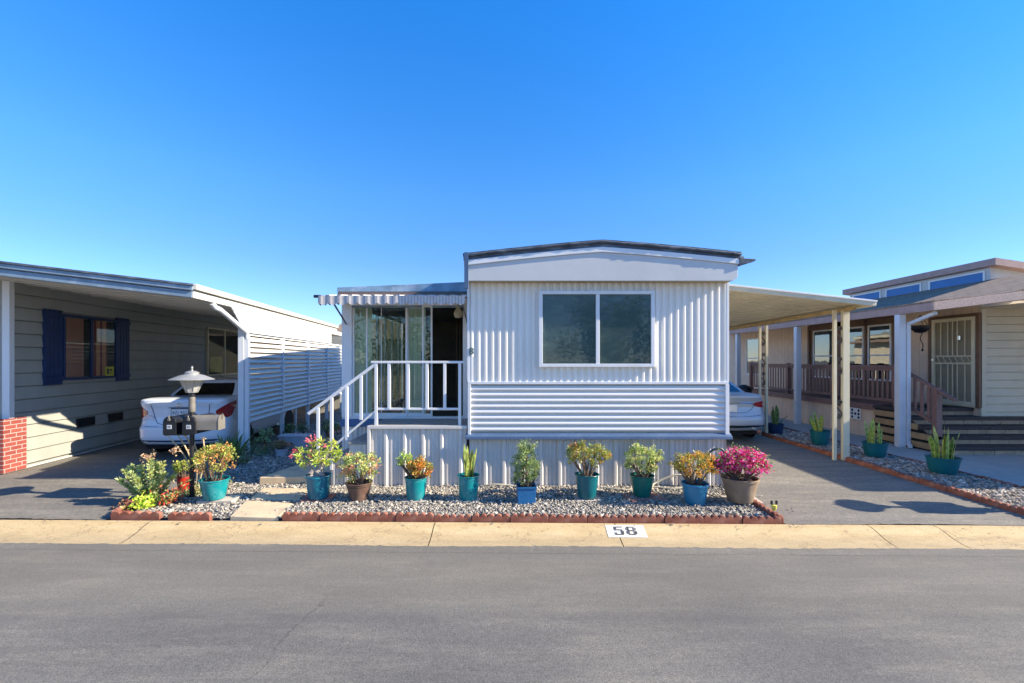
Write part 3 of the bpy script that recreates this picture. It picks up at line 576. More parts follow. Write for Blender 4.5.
# metal awning: ribbed slope with scalloped striped fringe
ax0, ax1, ayf, ayb = -2.90-HX, -.70-HX-.0, 6.83-HYF, PY-.03
aw = thing('awning', 'striped scalloped metal awning over the sliding glass door', 'awning', (HX, HYF, 0))
aw_prof = [(x, ayf, 2.905+d) for x, d in corr(ax0, ax1, [(.09, 0), (.015, .022), (.05, .022), (.015, 0)])]
kk = len(aw_prof); MB().add(aw_prof+[(x, ayb, z+.12) for x, _, z in aw_prof], [(i, i+1, kk+i+1, kk+i) for i in range(kk-1)]).build('canopy', M_white, aw, solid=.006)
fr_ = MB(); n_ = 15; sw = (ax1-ax0)/n_; poly = [(ax0, 2.915), ]
top = [(ax0, 0.0), (ax1, 0.0)]; sc = []
for i in range(n_):
    for j in range(7):
        t_ = j/6; sc.append((ax1-(i+t_)*sw, -.105-.035*math.sin(math.pi*t_)))
for q in range(len(sc)-1):
    a_, b_ = sc[q], sc[q+1]
    if abs(a_[0]-b_[0]) < 1e-6: continue
    fr_.add([(a_[0], ayf-.02-.005*math.sin(a_[0]*45), 2.915), (b_[0], ayf-.02-.005*math.sin(b_[0]*45), 2.915), (b_[0], ayf-.02-.005*math.sin(b_[0]*45), 2.915+b_[1]), (a_[0], ayf-.02-.005*math.sin(a_[0]*45), 2.915+a_[1])], [(0, 1, 2, 3)])
fr_.build('fringe', M_fringe, aw, solid=.004)
sf = MB()
for i in range(5):
    ya = ayf+(ayb-ayf)*i/5; yb_ = ayf+(ayb-ayf)*(i+1)/5; zt = 2.9+.12*i/5; zt2 = 2.9+.12*(i+1)/5
    sf.add([(ax0-.01, ya, zt), (ax0-.01, yb_, zt2), (ax0-.01, yb_, zt2-.1), (ax0-.01, (ya+yb_)/2, zt-.125), (ax0-.01, ya, zt-.1)], [(0, 1, 2, 3, 4)])
sf.build('fringe', M_fringe, aw, solid=.004)
MB().box(ax0-.07, ax0+.04, ayf-.02, ayf+.02, 2.885, 2.925).build('end_cap', M_black, aw)
br = MB(); br.bar((X(335, 6.9), ayf+.02, 2.80), (X(347), PY-.03, 2.56), .02); br.build('bracket', mat('dark_grey_metal', (.12, .13, .15), .5, .1), aw); br = MB(); br.bar((-.08, ayf+.02, 2.80), (-.08, PY-.03, 2.56), .02); br.build('bracket', MATS['dark_grey_metal'], aw)
pl_ = tag(MB().lathe([(.0, -.11), (.05, -.10), (.075, -.05), (.07, .0), (.03, .06), (.012, .1), (.012, .14)], (HX+X(459), HYF+PY-.12, 2.76), 14).build('porch_light', mat('tan_globe', (.45, .38, .25), .5, .15), smooth=True), 'small tan globe light under the awning by the open door', 'light')

# deck with corrugated skirting, steps going down to the left, white railing
DZ = .955
deck = thing('porch_deck', 'porch deck with corrugated skirting and steps down to the left', 'porch', (HX, HYF, 0))
dx0, dx1 = X(368.5, 6.93), -.015
MB().sheet([(x, .02-d, 0) for x, d in corr(dx0+.02, dx1-.01, SKIRT)], (0, 0, -.02), (0, 0, DZ-.03)).build('skirting', M_skirt, deck)
MB().box(dx0, dx1, -.01, PY-.03, DZ-.045, DZ).build('floor', M_deck, deck, bevel=.005)
rt = MB(); rt.box(dx0-.01, dx1, -.035, -.012, DZ-.05, DZ-.002); rt.box(dx0-.012, dx0+.035, -.034, .03, 0, DZ-.052); rt.build('edge_trim', M_skirt, deck, bevel=.004)
MB().sheet([(dx0, y, 0) for y in (0.0, .3, .78)], (0, 0, 0), (0, 0, DZ-.05)).build('side_panel', M_skirt, deck)
for i, (pa, pb, zt) in enumerate(((349, 368, .70), (331, 349, .46))):
    xa, xb = X(pa, 6.95), X(pb, 6.95)
    st = MB().box(xa-.015, xb, .0, .82, zt-.035, zt).build('step', M_deck, deck, bevel=.004)
    MB().sheet([(x, .03-d, 0) for x, d in corr(xa, xb, SKIRT)], (0, 0, 0), (0, 0, zt-.035)).build('riser_panel', M_skirt, st)
    MB().sheet([(xa, y, 0) for y in (.03, .4, .8)], (0, 0, 0), (0, 0, zt-.035)).build('riser_panel', M_skirt, st)
RY = .03
rail = MB(); zt, zb_ = CAMZ-(362-HY)/F*6.95, CAMZ-(409-HY)/F*6.95
rp = [(x, zt, zb) for x, zb in ((376, DZ-.0), (389, zb_), (408, zb_), (427, zb_), (444.7, zb_), (459.7, DZ))]
rail.box(X(371, 6.95), X(464, 6.95), RY-.025, RY+.025, zt-.02, zt+.016); rail.box(X(377, 6.95), X(460, 6.95), RY-.015, RY+.015, zb_-.018, zb_+.018)
ro = rail.build('railing', M_white, deck, bevel=.005)
for (p, a, b) in rp:
    MB().box(X(p, 6.95)-.022, X(p, 6.95)+.022, RY-.022, RY+.022, b, a-.021).build('baluster', M_white, ro, bevel=.003)
sr = MB(); sr.bar((X(377, 6.95), RY, CAMZ-(363-HY)/F*6.95), (X(308, 6.95), RY, CAMZ-(414-HY)/F*6.95), .045, .04, (0, 1, 0)); sr.bar((X(376.5, 6.95), RY, CAMZ-(410-HY)/F*6.95), (X(336, 6.95), RY, CAMZ-(444-HY)/F*6.95), .03, .035, (0, 1, 0))
s2 = sr.build('stair_rail', M_white, deck, bevel=.004)
for p, y0, y1 in ((318, 408, 452), (331.5, 398, 470), (346.7, 387, 440), (361, 376, 420)):
    MB().box(X(p, 6.95)-.022, X(p, 6.95)+.022, RY-.021, RY+.021, max(.0, CAMZ-(y1-HY)/F*6.95), CAMZ-(y0-HY)/F*6.95).build('baluster', M_white, s2, bevel=.003)

# ------------------------------------------------------------------ carport on the right of the home
cp = thing('carport', 'tan ribbed metal carport roof on scrolled cream posts', 'carport', (3.30, 8.34, 0))
Lc, cw = 11.0, 3.32
za, zb = 3.37, 3.0
zc = lambda x: za+(zb-za)*x/cw
prf_ = [(0, y, d-.011*y) for y, d in corr(0, Lc, [(.20, 0), (.02, .06), (.06, .06), (.02, 0)])]; kk = len(prf_)
MB().add([(0, y, za+d) for _, y, d in prf_]+[(cw, y, zb+d) for _, y, d in prf_], [(i, i+1, kk+i+1, kk+i) for i in range(kk-1)]).build('roof', M_pan, cp, solid=.010)
ed = MB(); ed.bar((-.0, -.02, za-.02), (cw+.03, -.02, zb-.015), .045, .11, (0, 0, 1)); ed.build('front_edge', M_pan, cp, bevel=.012)
ed = MB(); ed.bar((0, -.052, za+.02), (cw+.03, -.052, zb+.02), .02, .03); ed.build('front_lip', M_white, cp, bevel=.004)
ed = MB(); ed.bar((cw+.0, -.02, zb-.02), (cw+.0, Lc, zb-.14), .05, .10); ed.build('side_gutter', M_pan, cp, bevel=.006)
ed = MB(); ed.bar((cw-.16, .25, zb-.075), (cw-.16, Lc-.2, zb-.20), .05, .08); ed.build('beam', M_rust, cp, bevel=.004)
M_scroll = mat('dark_scroll_iron', (.13, .10, .07), .6, .2, 10)
def scroll_pts(c, h, wd, flip=1):
    return [(c[0]+flip*wd*.5*math.sin(t*2*math.pi)*(1-.25*abs(2*t-1)), c[1], c[2]-h/2+h*t) for t in np.linspace(0, 1, 17)]
def carport_post(loc, w1, gap, w2, ztop, scrolls):
    x, y = loc; o = MB()
    o.box(x-gap/2-w1, x-gap/2, y-.025, y+.025, 0.0, ztop); o.box(x+gap/2, x+gap/2+w2, y-.035, y+.035, 0.0, ztop)
    po = o.build('post', M_cream, cp, bevel=.004)
    for zc_ in scrolls:
        s = MB(); s.tube(scroll_pts((x, y, zc_), .36, gap*.95), .014, 6)
        for sgn, zz in ((1, zc_+.13), (-1, zc_-.13)):
            s.tube([(x+sgn*gap*.18+.035*math.cos(a)*(1-a/9), y, zz+.05*math.sin(a)*(1-a/9)) for a in np.linspace(0, 7, 16)], .013, 6)
        s.build('scroll', M_scroll, po, smooth=True)
def rel(px, d): return (px-512)/F*d-3.30
d1, d2 = 8.87, 11.83
carport_post(((rel(836.5, d1)+rel(841.5, d1))/2, d1-8.34), .062, .115, .125, 2.92, (2.42, 1.82, .98))
carport_post((rel(763, d2), d2-8.34), .055, .11, .06, 2.84, (2.5, 1.95, 1.45))
carport_post((rel(764, d2)+.1, 15.2-8.34), .06, .075, .06, 2.80, (2.5, 1.95, 1.45))

# ------------------------------------------------------------------ left neighbour: turned about 7 degrees
O = G(243, 458); YAW = R(7.1)
def rotpt(a, b, z=0): return Vector((O.x+a*math.cos(YAW)-b*math.sin(YAW), O.y+a*math.sin(YAW)+b*math.cos(YAW), z))
lh = thing('house', 'grey green lap sided house with navy shutters and red brick corner', 'house', (O.x, O.y, 0), YAW)
WA = -3.53
sd = MB(); nb_ = 14; bh = .235
for i in range(nb_):
    z0 = .06+i*bh; z_ = z0+bh
    for (b0, b1) in ((-.71, 14.5),):
        sd.add([(WA+.030, b0, z0+.016), (WA+.030, b1, z0+.016), (WA+.008, b1, z_), (WA+.008, b0, z_), (WA-.03, b0, z0+.016), (WA-.03, b1, z0+.016), (WA-.03, b0, z_), (WA-.03, b1, z_)], [(0, 1, 2, 3), (4, 5, 1, 0), (3, 2, 7, 6)])
sd.build('side_wall', M_siding, lh)
MB().box(WA-6, WA-.028, -.70, 14.5, 0, 3.35).build('wall_core', M_siding, lh)
fw_ = MB()
for i in range(nb_):
    z0 = .06+i*bh; fw_.add([(WA-6, -.716, z0+.01), (WA, -.716, z0+.01), (WA, -.702, z0+bh), (WA-6, -.702, z0+bh)], [(0, 1, 2, 3)])
fw_.build('front_wall', M_siding, lh)
MB().box(WA-.07, WA+.045, -.735, -.64, .0, 3.35).build('corner_board', M_white, lh, bevel=.004)
MB().box(WA+.0, WA+.03, -.6, 14.5, 0.0, .03).build('base_strip', M_whitesof, lh)
MB().box(WA-1.5, WA+.06, -.86, -.43, 0, .93).build('brick_pillar', M_brick, lh, bevel=.006)
# windows of the left house
def side_win(b0, b1, z0, z1, fm, panes, nm='window'):
    f = MB(); x0, x1 = WA+.010, WA+.075; w_ = .045
    f.box(x0, x1, b0, b1, z1-w_, z1); f.box(x0, x1, b0, b1, z0, z0+w_); f.box(x0, x1, b0, b0+w_, z0+w_, z1-w_); f.box(x0, x1, b1-w_, b1, z0+w_, z1-w_); m_ = (b0+b1)/2; f.box(x0, x1-.006, m_-.03, m_+.03, z0+w_, z1-w_)
    wo = f.build(nm, fm, lh, bevel=.003)
    MB().box(WA+.054, WA+.058, b0+w_, b1-w_, z0+w_, z1-w_).build('pane', M_glass, wo)
    return wo
w1 = side_win(.34, 1.77, 1.55, 2.86, M_shut, 2)
cu = MB()
cu.box(WA+.031, WA+.034, .385, 1.725, 1.6, 2.8)
cu.build('back_panel', M_dark, w1)
MB().box(WA+.036, WA+.041, .39, .86, 1.61, 2.80).build('curtain', mat('dusty_pink_curtain', (.58, .25, .19), .9, .15, 3, stretch=(1, 6, .3)), w1)
cu2 = MB(); n_ = 12
for i in range(n_):
    b = 1.10+i*.035; cu2.add([(WA+.036, b, 1.61), (WA+.046, b+.018, 1.61), (WA+.036, b+.035, 1.61), (WA+.036, b, 2.80), (WA+.046, b+.018, 2.80), (WA+.036, b+.035, 2.80)], [(0, 1, 4, 3), (1, 2, 5, 4)])
cu2.build('curtain', M_orange, w1)
nt_ = MB().box(WA+.0585, WA+.062, 1.42, 1.68, 1.60, 1.80); no = nt_.build('notice', M_yellow, w1)
nn = MB(); nn.box(WA+.0625, WA+.064, 1.47, 1.53, 1.64, 1.76); nn.box(WA+.0625, WA+.064, 1.56, 1.62, 1.70, 1.75); nn.box(WA+.0625, WA+.064, 1.56, 1.63, 1.65, 1.67); nn.build('notice_print', M_ink, no)
for (b0, b1) in ((-.07, .33), (1.78, 2.18)):
    s = MB(); n_ = 4
    for i in range(n_): s.box(WA+.012, WA+.062, b0+(b1-b0)*i/n_+.004, b0+(b1-b0)*(i+1)/n_-.004, 1.47, 2.92)
    s.box(WA+.064, WA+.082, b0, b1, 2.78, 2.86); s.box(WA+.064, WA+.082, b0, b1, 1.55, 1.63); s.build('shutter', M_shut, lh, bevel=.004)
w2 = side_win(5.6, 7.75, 1.45, 2.98, M_cream, 2)
MB().box(WA+.031, WA+.035, 5.65, 7.7, 1.5, 2.93).build('back_panel', M_dark, w2)
MB().box(WA+.036, WA+.040, 5.8, 6.55, 1.55, 2.05).build('curtain', mat('yellow_cloth', (.55, .45, .10), .8, .2), w2)
for p0, p1 in ((75, 93), (107, 121)):
    ba = lambda p: (lambda r: (-8.858-r*8.622)/(r*.992+.124))((p-512)/F)
    b0, b1 = sorted((ba(p0), ba(p1))); v_ = MB(); fr(v_, 0, 1, 0, 1, 0, .01, .1); v_ = MB()
    v_.box(WA+.012, WA+.045, b0, b1, .56, .585); v_.box(WA+.012, WA+.045, b0, b1, .72, .745); v_.box(WA+.012, WA+.045, b0, b0+.03, .585, .72); v_.box(WA+.012, WA+.045, b1-.03, b1, .585, .72)
    for i in range(4): v_.box(WA+.012, WA+.040, b0+.03, b1-.03, .60+i*.03, .612+i*.03)
    vo = v_.build('vent', M_black, lh, bevel=.002); MB().box(WA+.011, WA+.033, b0+.03, b1-.03, .585, .72).build('vent_back', M_dark, vo)
# roof: low pitch over house and carport
RS = .29/2.70
def rzl(a): return 2.95-RS*a
rl = MB(); A0, A1, B0, B1 = -6.5, .0, -1.80, 7.0
rl.add([(A0, B0+.03, rzl(A0)), (A1, B0+.03, rzl(A1)), (A1, B1, rzl(A1)), (A0, B1, rzl(A0)), (A0, B0+.03, rzl(A0)+.17), (A1, B0+.03, rzl(A1)+.17), (A1, B1, rzl(A1)+.17), (A0, B1, rzl(A0)+.17)], [(0, 3, 2, 1), (4, 5, 6, 7), (0, 1, 5, 4), (1, 2, 6, 5), (2, 3, 7, 6), (3, 0, 4, 7)])
ro = rl.build('roof', M_whitesof, lh)
fb = MB()
fb.bar((A0, B0, rzl(A0)+.045), (A1+.03, B0, rzl(A1+.03)+.045), .05, .10); fb.bar((A0, B0-.02, rzl(A0)+.145), (A1+.05, B0-.02, rzl(A1+.05)+.145), .07, .07)
fb.build('fascia', M_fasciaL, ro, bevel=.006)
fb = MB(); fb.bar((A0, B0-.03, rzl(A0)+.20), (A1+.07, B0-.03, rzl(A1)+.193), .09, .03); fb.build('fascia_cap', M_roofdark, ro)
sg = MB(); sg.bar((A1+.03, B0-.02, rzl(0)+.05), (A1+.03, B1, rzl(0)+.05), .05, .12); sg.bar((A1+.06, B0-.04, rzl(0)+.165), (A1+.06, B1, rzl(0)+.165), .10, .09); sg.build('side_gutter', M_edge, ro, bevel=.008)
rb = MB()
for i in range(13): rb.box(A0+.1, A1-.05, B0+.4+i*.5, B0+.44+i*.5, 0, .02)
rb.v = [(x, y, z+rzl(x)-.021) for x, y, z in rb.v]; rb.build('soffit_rib', M_whitesof, ro)
MB().box(WA, -.10, 9.5, 9.6, 0, 2.9).build('carport_back_wall', M_siding, lh)
rl2 = MB(); rl2.add([(A0, 7.002, rzl(A0)), (-1.0, 7.002, rzl(-1.0)), (-1.0, 14.6, rzl(-1.0)), (A0, 14.6, rzl(A0)), (A0, 7.002, rzl(A0)+.16), (-1.0, 7.002, rzl(-1.0)+.16), (-1.0, 14.6, rzl(-1.0)+.16), (A0, 14.6, rzl(A0)+.16)], [(0, 3, 2, 1), (4, 5, 6, 7), (0, 1, 5, 4), (1, 2, 6, 5), (2, 3, 7, 6), (3, 0, 4, 7)]); rl2.build('rear_roof', M_whitesof, lh)

# louvred screen and posts of the left carport
lc = thing('carport_screen', 'white louvred carport screen with posts and a sunlit white panel above', 'carport screen', (O.x, O.y, 0), YAW)
bs = [0, 2.02, 3.94, 5.87, 7.8, 9.7]
lv = MB(); nl = 16; zl0, zl1 = .70, 2.45
for a, b in zip(bs[:-1], bs[1:]):
    for i in range(nl):
        z0 = zl0+(zl1-zl0)*i/nl; h = (zl1-zl0)/nl
        lv.add([(.045, a+.035, z0-.012), (.045, b-.035, z0-.012), (-.03, b-.035, z0+h*.78), (-.03, a+.035, z0+h*.78), (.052, a+.035, z0-.004), (.052, b-.035, z0-.004)], [(0, 1, 2, 3), (0, 4, 5, 1), (4, 3, 2, 5)])
lv.build('louvre', M_lap, lc)
lf = MB(); lf.box(-.03, .03, .03, 9.7, zl1+.002, zl1+.05); lf.build('screen_rail', M_white, lc, bevel=.003)
for i, b in enumerate(bs):
    if i == 0:
        p = MB(); p.box(-.075, .035, b-.05, b+.05, 0, 2.93); p.box(.04, .12, b-.035, b+.035, .06, 2.46); po = p.build('post', M_bluewhite, lc, bevel=.006)
        f_ = MB(); f_.lathe([(.0, -.1), (.075, -.1), (.08, .02), (.06, .05), (.0, .05)], (.08, b-.06, .1), 12); f_.build('downspout_foot', M_bluewhite, po, smooth=True)
    else:
        MB().box(-.03, .06, b-.028, b+.028, 0, 2.46).build('post', M_bluewhite, lc, bevel=.004)
tr_ = MB(); tr_.box(-.02, .02, 3.0, 3.04, 0, .7); tr_.build('short_post', M_bluewhite, lc)
vp = MB(); npn = 12
zlo = lambda b: 2.50 if b >= .0 else 2.50+(2.93-2.50)*min(1, -b/1.35)
vpl = [(-.62, 2.93), (-.08, 2.50), (6.2, 2.50), (6.2, 2.945), (-.62, 2.945)]
vp.prism(vpl, (.055, 0, 0), (0, 1, 0), (0, 0, 1), (.02, 0, 0)); vpo = vp.build('valance_panel', M_white, lc)
vr = MB()
for i in range(5):
    z_ = 2.56+i*.08; b0 = -.08-(z_+.03-2.50)/(2.93-2.50)*.54+.03; vr.box(.076, .084, b0, 6.2, z_, z_+.03)
vr.build('panel_rib', M_white, vpo)
ds = MB(); ds.tube(smooth_line([(.02, -1.20, 2.93), (.04, -1.12, 2.86), (.075, -1.0, 2.82), (.08, -.22, 2.56), (.08, -.05, 2.50), (.08, 0, 2.38)], 5), .045, 10); ds.build('downspout', M_bluewhite, lc, smooth=True)
# low fascia board in the shade below the screen
# ------------------------------------------------------------------ house far behind
bk = thing('house', 'brown shingle roofed house far behind the left carport', 'house', (-6.4, 25, 0))
MB().box(-3.2, 3.4, 0, 7, 0, 3.1).build('wall', M_tanlap, bk)
rf = MB(); rf.add([(-3.8, -.5, 3.1), (4.0, -.5, 3.1), (4.0, 7.5, 3.1), (-3.8, 7.5, 3.1), (-3.2, 1.5, 4.35), (2.6, 1.5, 4.35)], [(0, 1, 5, 4), (1, 2, 5), (2, 3, 4, 5), (3, 0, 4), (3, 2, 1, 0)]); rf.build('roof', M_shingle, bk)

# ------------------------------------------------------------------ right neighbour
rh = thing('house', 'tan house with brown deck, clerestory windows and security door on the right', 'house', (10.6, 6.3, 0))
H = lambda x, y: (x-10.6, y-6.3)
def wallbox(mb, y0, y1, z0, z1, d0=0.0, d1=.12): mb.box(-d1, -d0, y0-6.3, y1-6.3, z0, z1)
core = MB(); core.box(.02, 9, 4.02, 18.5, 0, 3.2); core.build('wall_core', M_tanlap, rh)
nb_ = 18; bh = .18; fs = MB()
for i in range(nb_):
    z0 = .05+i*bh; fs.add([(.10, 3.972, z0+.012), (9, 3.972, z0+.012), (9, 3.99, z0+bh), (.10, 3.99, z0+bh), (.10, 4.015, z0+.012), (9, 4.015, z0+.012), (.10, 4.015, z0+bh), (9, 4.015, z0+bh)], [(0, 1, 2, 3), (4, 5, 1, 0), (3, 2, 7, 6)])
fs.build('front_siding', M_tanlap, rh)
MB().box(-.02, .10, 3.96, 4.04, 0, 3.2).build('corner_board', M_tanlap, rh, bevel=.004)
for x in (.65, 4.0): MB().box(x-.07, x+.07, .0, .14, 0, 3.13).build('porch_post', M_bluewhite, rh, bevel=.006)
MB().box(.53, 9, -.28, 3.0, 3.10, 3.135).box(-.02, 9, 3.0, 3.97, 3.10, 3.135).build('porch_ceiling', M_tanlap, rh)
# vertical panel siding on the far part (with grooves)
vs_ = MB().sheet([(-d, y, 0) for y, d in corr(10.27-6.3, 18.5, [(.20, .012), (.006, .012), (.012, .0), (.006, .012)])], (0, 0, 0), (0, 0, 3.2)); vs_.build('panel_siding', M_tanwall, rh)
# security door
dy0, dy1 = 10.34-6.3, 11.42-6.3
df = MB(); df.box(-.07, .0, dy0-.08, dy0, .86, 3.02); df.box(-.07, .0, dy1, dy1+.10, .86, 3.02); df.box(-.07, .0, dy0, dy1, 2.96, 3.02); df.build('door_frame', M_brownt, rh, bevel=.004)
sdoor = MB(); ysd = lambda t: dy0+.01+(dy1-dy0-.02)*t
sdoor.box(-.085, -.05, ysd(0), ysd(.075), .87, 2.95); sdoor.box(-.085, -.05, ysd(.925), ysd(1), .87, 2.95); sdoor.box(-.085, -.05, ysd(.075), ysd(.925), 2.87, 2.95); sdoor.box(-.085, -.05, ysd(.075), ysd(.925), .87, .99)
sdoor.box(-.082, -.052, ysd(.075), ysd(.925), 1.85, 1.89); sdoor.box(-.082, -.052, ysd(.075), ysd(.925), 2.02, 2.06)
do = sdoor.build('security_door', M_cream, rh, bevel=.004)
bars = MB()
for t_ in (.22, .39, .5, .61, .78): bars.bar((-.067, ysd(t_), .99), (-.067, ysd(t_), 1.85), .018); bars.bar((-.067, ysd(t_), 2.06), (-.067, ysd(t_), 2.87), .018)
for i in range(6): bars.bar((-.067, ysd(.1+i*.14), 1.89), (-.067, ysd(.17+i*.14), 2.02), .012)
bars.build('door_bars', M_cream, do)
MB().box(-.042, -.036, ysd(.05), ysd(.95), .95, 2.9).build('screen', mat('bronze_screen', (.32, .27, .18), .8, .1, 3), do)
kn = MB(); kn.lathe([(.0, -.03), (.03, -.02), (.03, .02), (0, .03)], (-.1, ysd(.95), 1.95), 10); kn.lathe([(0, -.05), (.035, -.045), (.035, .045), (0, .05)], (-.095, ysd(.32), 2.47), 10); kn.build('handle', M_chrome, do, smooth=True)
dk = MB(); dk.box(-.035, -.028, ysd(.30), ysd(.36), 1.2, 2.35); dk.box(-.035, -.028, ysd(.38), ysd(.43), 1.2, 2.35); dk.build('inner_door_glass', M_dark, do)
# windows in a brown surround
def rwin(y0, y1, z0, z1, nm='window', surround=None):
    y0 -= 6.3; y1 -= 6.3; f = MB(); w_ = .05
    f.box(-.06, -.013, y0, y1, z1-w_, z1); f.box(-.06, -.013, y0, y1, z0, z0+w_); f.box(-.06, -.013, y0, y0+w_, z0+w_, z1-w_); f.box(-.06, -.013, y1-w_, y1, z0+w_, z1-w_); f.box(-.058, -.013, y0+w_, y1-w_, (z0+z1)/2-.1, (z0+z1)/2-.05)
    wo = f.build(nm, M_white, rh, bevel=.003)
    MB().box(-.04, -.034, y0+w_, y1-w_, z0+w_, z1-w_).build('pane', glass_blue, wo); MB().box(-.024, -.018, y0+w_, y1-w_, z0+w_, z1-w_).build('blind', M_screen, wo); return wo
glass_blue = glass_mat('bay_glass', (.5, .6, .62), 3.2)
su = MB(); su.box(-.0125+.0, -.0, 12.55-6.3, 16.25-6.3, .86, 3.2); su.box(-.05, -.013, 12.5-6.3, 12.62-6.3, .86, 3.15); su.box(-.05, -.013, 13.55-6.3, 13.62-6.3, .86, 3.15); su.box(-.05, -.013, 14.58-6.3, 14.75-6.3, .86, 3.15); su.box(-.05, -.013, 16.15-6.3, 16.25-6.3, .86, 3.15); su.box(-.05, -.013, 12.62-6.3, 16.15-6.3, 3.0, 3.15)
su.v = [(x-.003, y, z) for x, y, z in su.v]; su.build('window_surround', M_brownt, rh)
rwin(12.66, 13.5, 1.35, 2.97); rwin(13.66, 14.55, 1.35, 2.97); rwin(14.85, 15.95, 1.35, 2.97); rwin(19.3, 20.5, 1.3, 2.9)
# near eave, porch roof, main roof, clerestory
er = MB(); er.box(.50, 9, -.3, 3.0, 3.14, 3.30); er.build('eave_board', M_mauve, rh)
pr_ = MB()
def slab(mb, x0, x1, y0, y1, za_, zb__, th): mb.add([(x0, y0, za_), (x1, y0, zb__), (x1, y1, zb__), (x0, y1, za_), (x0, y0, za_+th), (x1, y0, zb__+th), (x1, y1, zb__+th), (x0, y1, za_+th)], [(0, 3, 2, 1), (4, 5, 6, 7), (0, 1, 5, 4), (1, 2, 6, 5), (2, 3, 7, 6), (3, 0, 4, 7)])
px0 = 8.65-10.6; py0 = 9.33-6.3; py1 = 22-6.3
slab(pr_, px0+.03, 0.0, py0+.03, py1, 2.975, 3.19, .10); pro = pr_.build('porch_roof', M_tanlap, rh)
fa = MB(); fa.bar((px0, py0, 3.05), (px0, py1, 3.05), .05, .17); fa.build('fascia', M_mauve, pro, bevel=.004)
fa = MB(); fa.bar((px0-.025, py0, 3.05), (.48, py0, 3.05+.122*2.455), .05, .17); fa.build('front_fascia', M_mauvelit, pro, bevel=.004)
mr = MB(); slab(mr, -.32, 12.72-10.6, 3.02, 18.8, 3.30, 3.30+.305*2.44, .05); slab(mr, px0-.03, -.32, py0-.02, py1, 3.14, 3.30, .03); mr.build('roof', M_shingle, rh)
cz = 4.60; cy0, cy1 = 11.97-6.3, 17.1-6.3; cxx = 12.7-10.6
cl = MB(); cl.box(cxx, cxx+3, cy0+.12, cy1, 3.9, cz-.16); cl.build('clerestory_wall', mat('pale_grey_wall', (.52, .53, .52), .6, .06), rh)
ct_ = MB(); slab(ct_, cxx-.14, cxx+4.0, cy0-.15, cy1+.2, cz-.17, cz-.17-.62, .18); ct_.build('clerestory_roof', M_mauve, rh)
for y0, y1 in ((12.2, 13.85), (14.1, 15.45), (15.65, 16.95)):
    y0 -= 6.3; y1 -= 6.3; f = MB(); f.box(cxx-.03, cxx+.0, y0, y1, 4.00, 4.04); f.box(cxx-.03, cxx, y0, y1, 4.31, 4.35); f.box(cxx-.03, cxx, y0, y0+.05, 4.04, 4.31); f.box(cxx-.03, cxx, y1-.05, y1, 4.04, 4.31)
    wo = f.build('clerestory_window', M_white, rh, bevel=.003); MB().box(cxx-.014, cxx-.006, y0+.05, y1-.05, 4.04, 4.31).build('pane', M_blueglass, wo)
# porch posts
for y, x in ((10.2, 8.70), (13.9, 8.72), (17.6, 8.74)):
    p = MB(); p.box(x-10.6-.075, x-10.6+.075, y-6.3-.07, y-6.3+.07, 0, 2.965); p.build('porch_post', M_bluewhite, rh, bevel=.008)
dsp = MB(); dsp.box(8.70-10.6+.085, 8.70-10.6+.165, 10.15-6.3-.04, 10.15-6.3+.04, .06, 2.75); dsp.bar((8.78-10.6+.045, 10.15-6.3, 2.74), (8.80-10.6, 9.45-6.3, 2.93), .07, .07); dsp.bar((8.78-10.6+.045, 10.15-6.3, .10), (8.74-10.6, 9.98-6.3, .05), .07, .07); dsp.build('downspout', M_bluewhite, rh, bevel=.006)
# deck skirting with vent block
MB().sheet([(9.02-10.6-d, y, 0) for y, d in corr(11.16-6.3, 17.4-6.3, [(.20, .010), (.006, .010), (.012, 0), (.006, .010)])], (0, 0, 0), (0, 0, .72)).build('deck_skirting', M_tanwall, rh)
MB().box(9.03-10.6, 0-.02, 11.16-6.3, 17.4-6.3, 0, .72).build('deck_core', M_tanwall, rh)
vb = MB(); vb.box(9.0-10.6-.03, 9.0-10.6-.012, 11.72-6.3, 12.28-6.3, .40, .70); vbo = vb.build('vent', M_white, rh)
vh = MB()
for i in range(5):
    for j in range(3):
        if (i+j) % 2 == 0 or j == 1: vh.lathe([(0, -.002), (.035, -.002), (.035, .002), (0, .002)], (0, 0, 0), 8); n0 = len(vh.v)-32; vh.v[n0:] = [(9.0-10.6-.032+zz, 11.78-6.3+.11*i+xx, .46+.09*j+yy) for xx, yy, zz in vh.v[n0:]]
vh.build('vent_hole', M_dark, vbo)
db = MB(); 
for i in range(11): db.box(8.95-10.6+i*.145, 8.95-10.6+i*.145+.138, 10.9-6.3, 17.4-6.3, .80, .85)
db.build('deck_floor', M_brown, rh); MB().box(8.96-10.6, 9.0-10.6, 11.16-6.3, 17.4-6.3, .70, .80).build('deck_rim', M_brown, rh)
# deck rail
dr = thing('deck_railing', 'brown wooden deck railing with spaced balusters along the tan house', 'railing', (9.05, 10.7, .85))
rr_ = MB(); rr_.box(-.05, .05, 0, 6.6, .92, .97); rr_.box(-.02, .02, 0, 6.6, .10, .16); rr_.box(-.02, .02, 0, 6.6, .84, .92); rr_.build('rail', M_brown, dr, bevel=.004)
for y in (0, 2.1, 4.2, 6.5): MB().box(-.055, .055, y-.055, y+.055, 0, 1.0).build('newel_post', M_brown, dr, bevel=.006)
bm_ = None
for i in range(43):
    y = .12+i*.15
    if min(abs(y-q) for q in (0, 2.1, 4.2, 6.5)) < .075: continue
    if bm_ is None: bm_ = MB().box(-.012, .012, -.026, .026, .16, .84).build('baluster', M_brown, dr, bevel=.003); bm_.location = (0, y, 0)
    else: c = bm_.copy(); COL.objects.link(c); c.parent = dr; c.location = (0, y, 0)
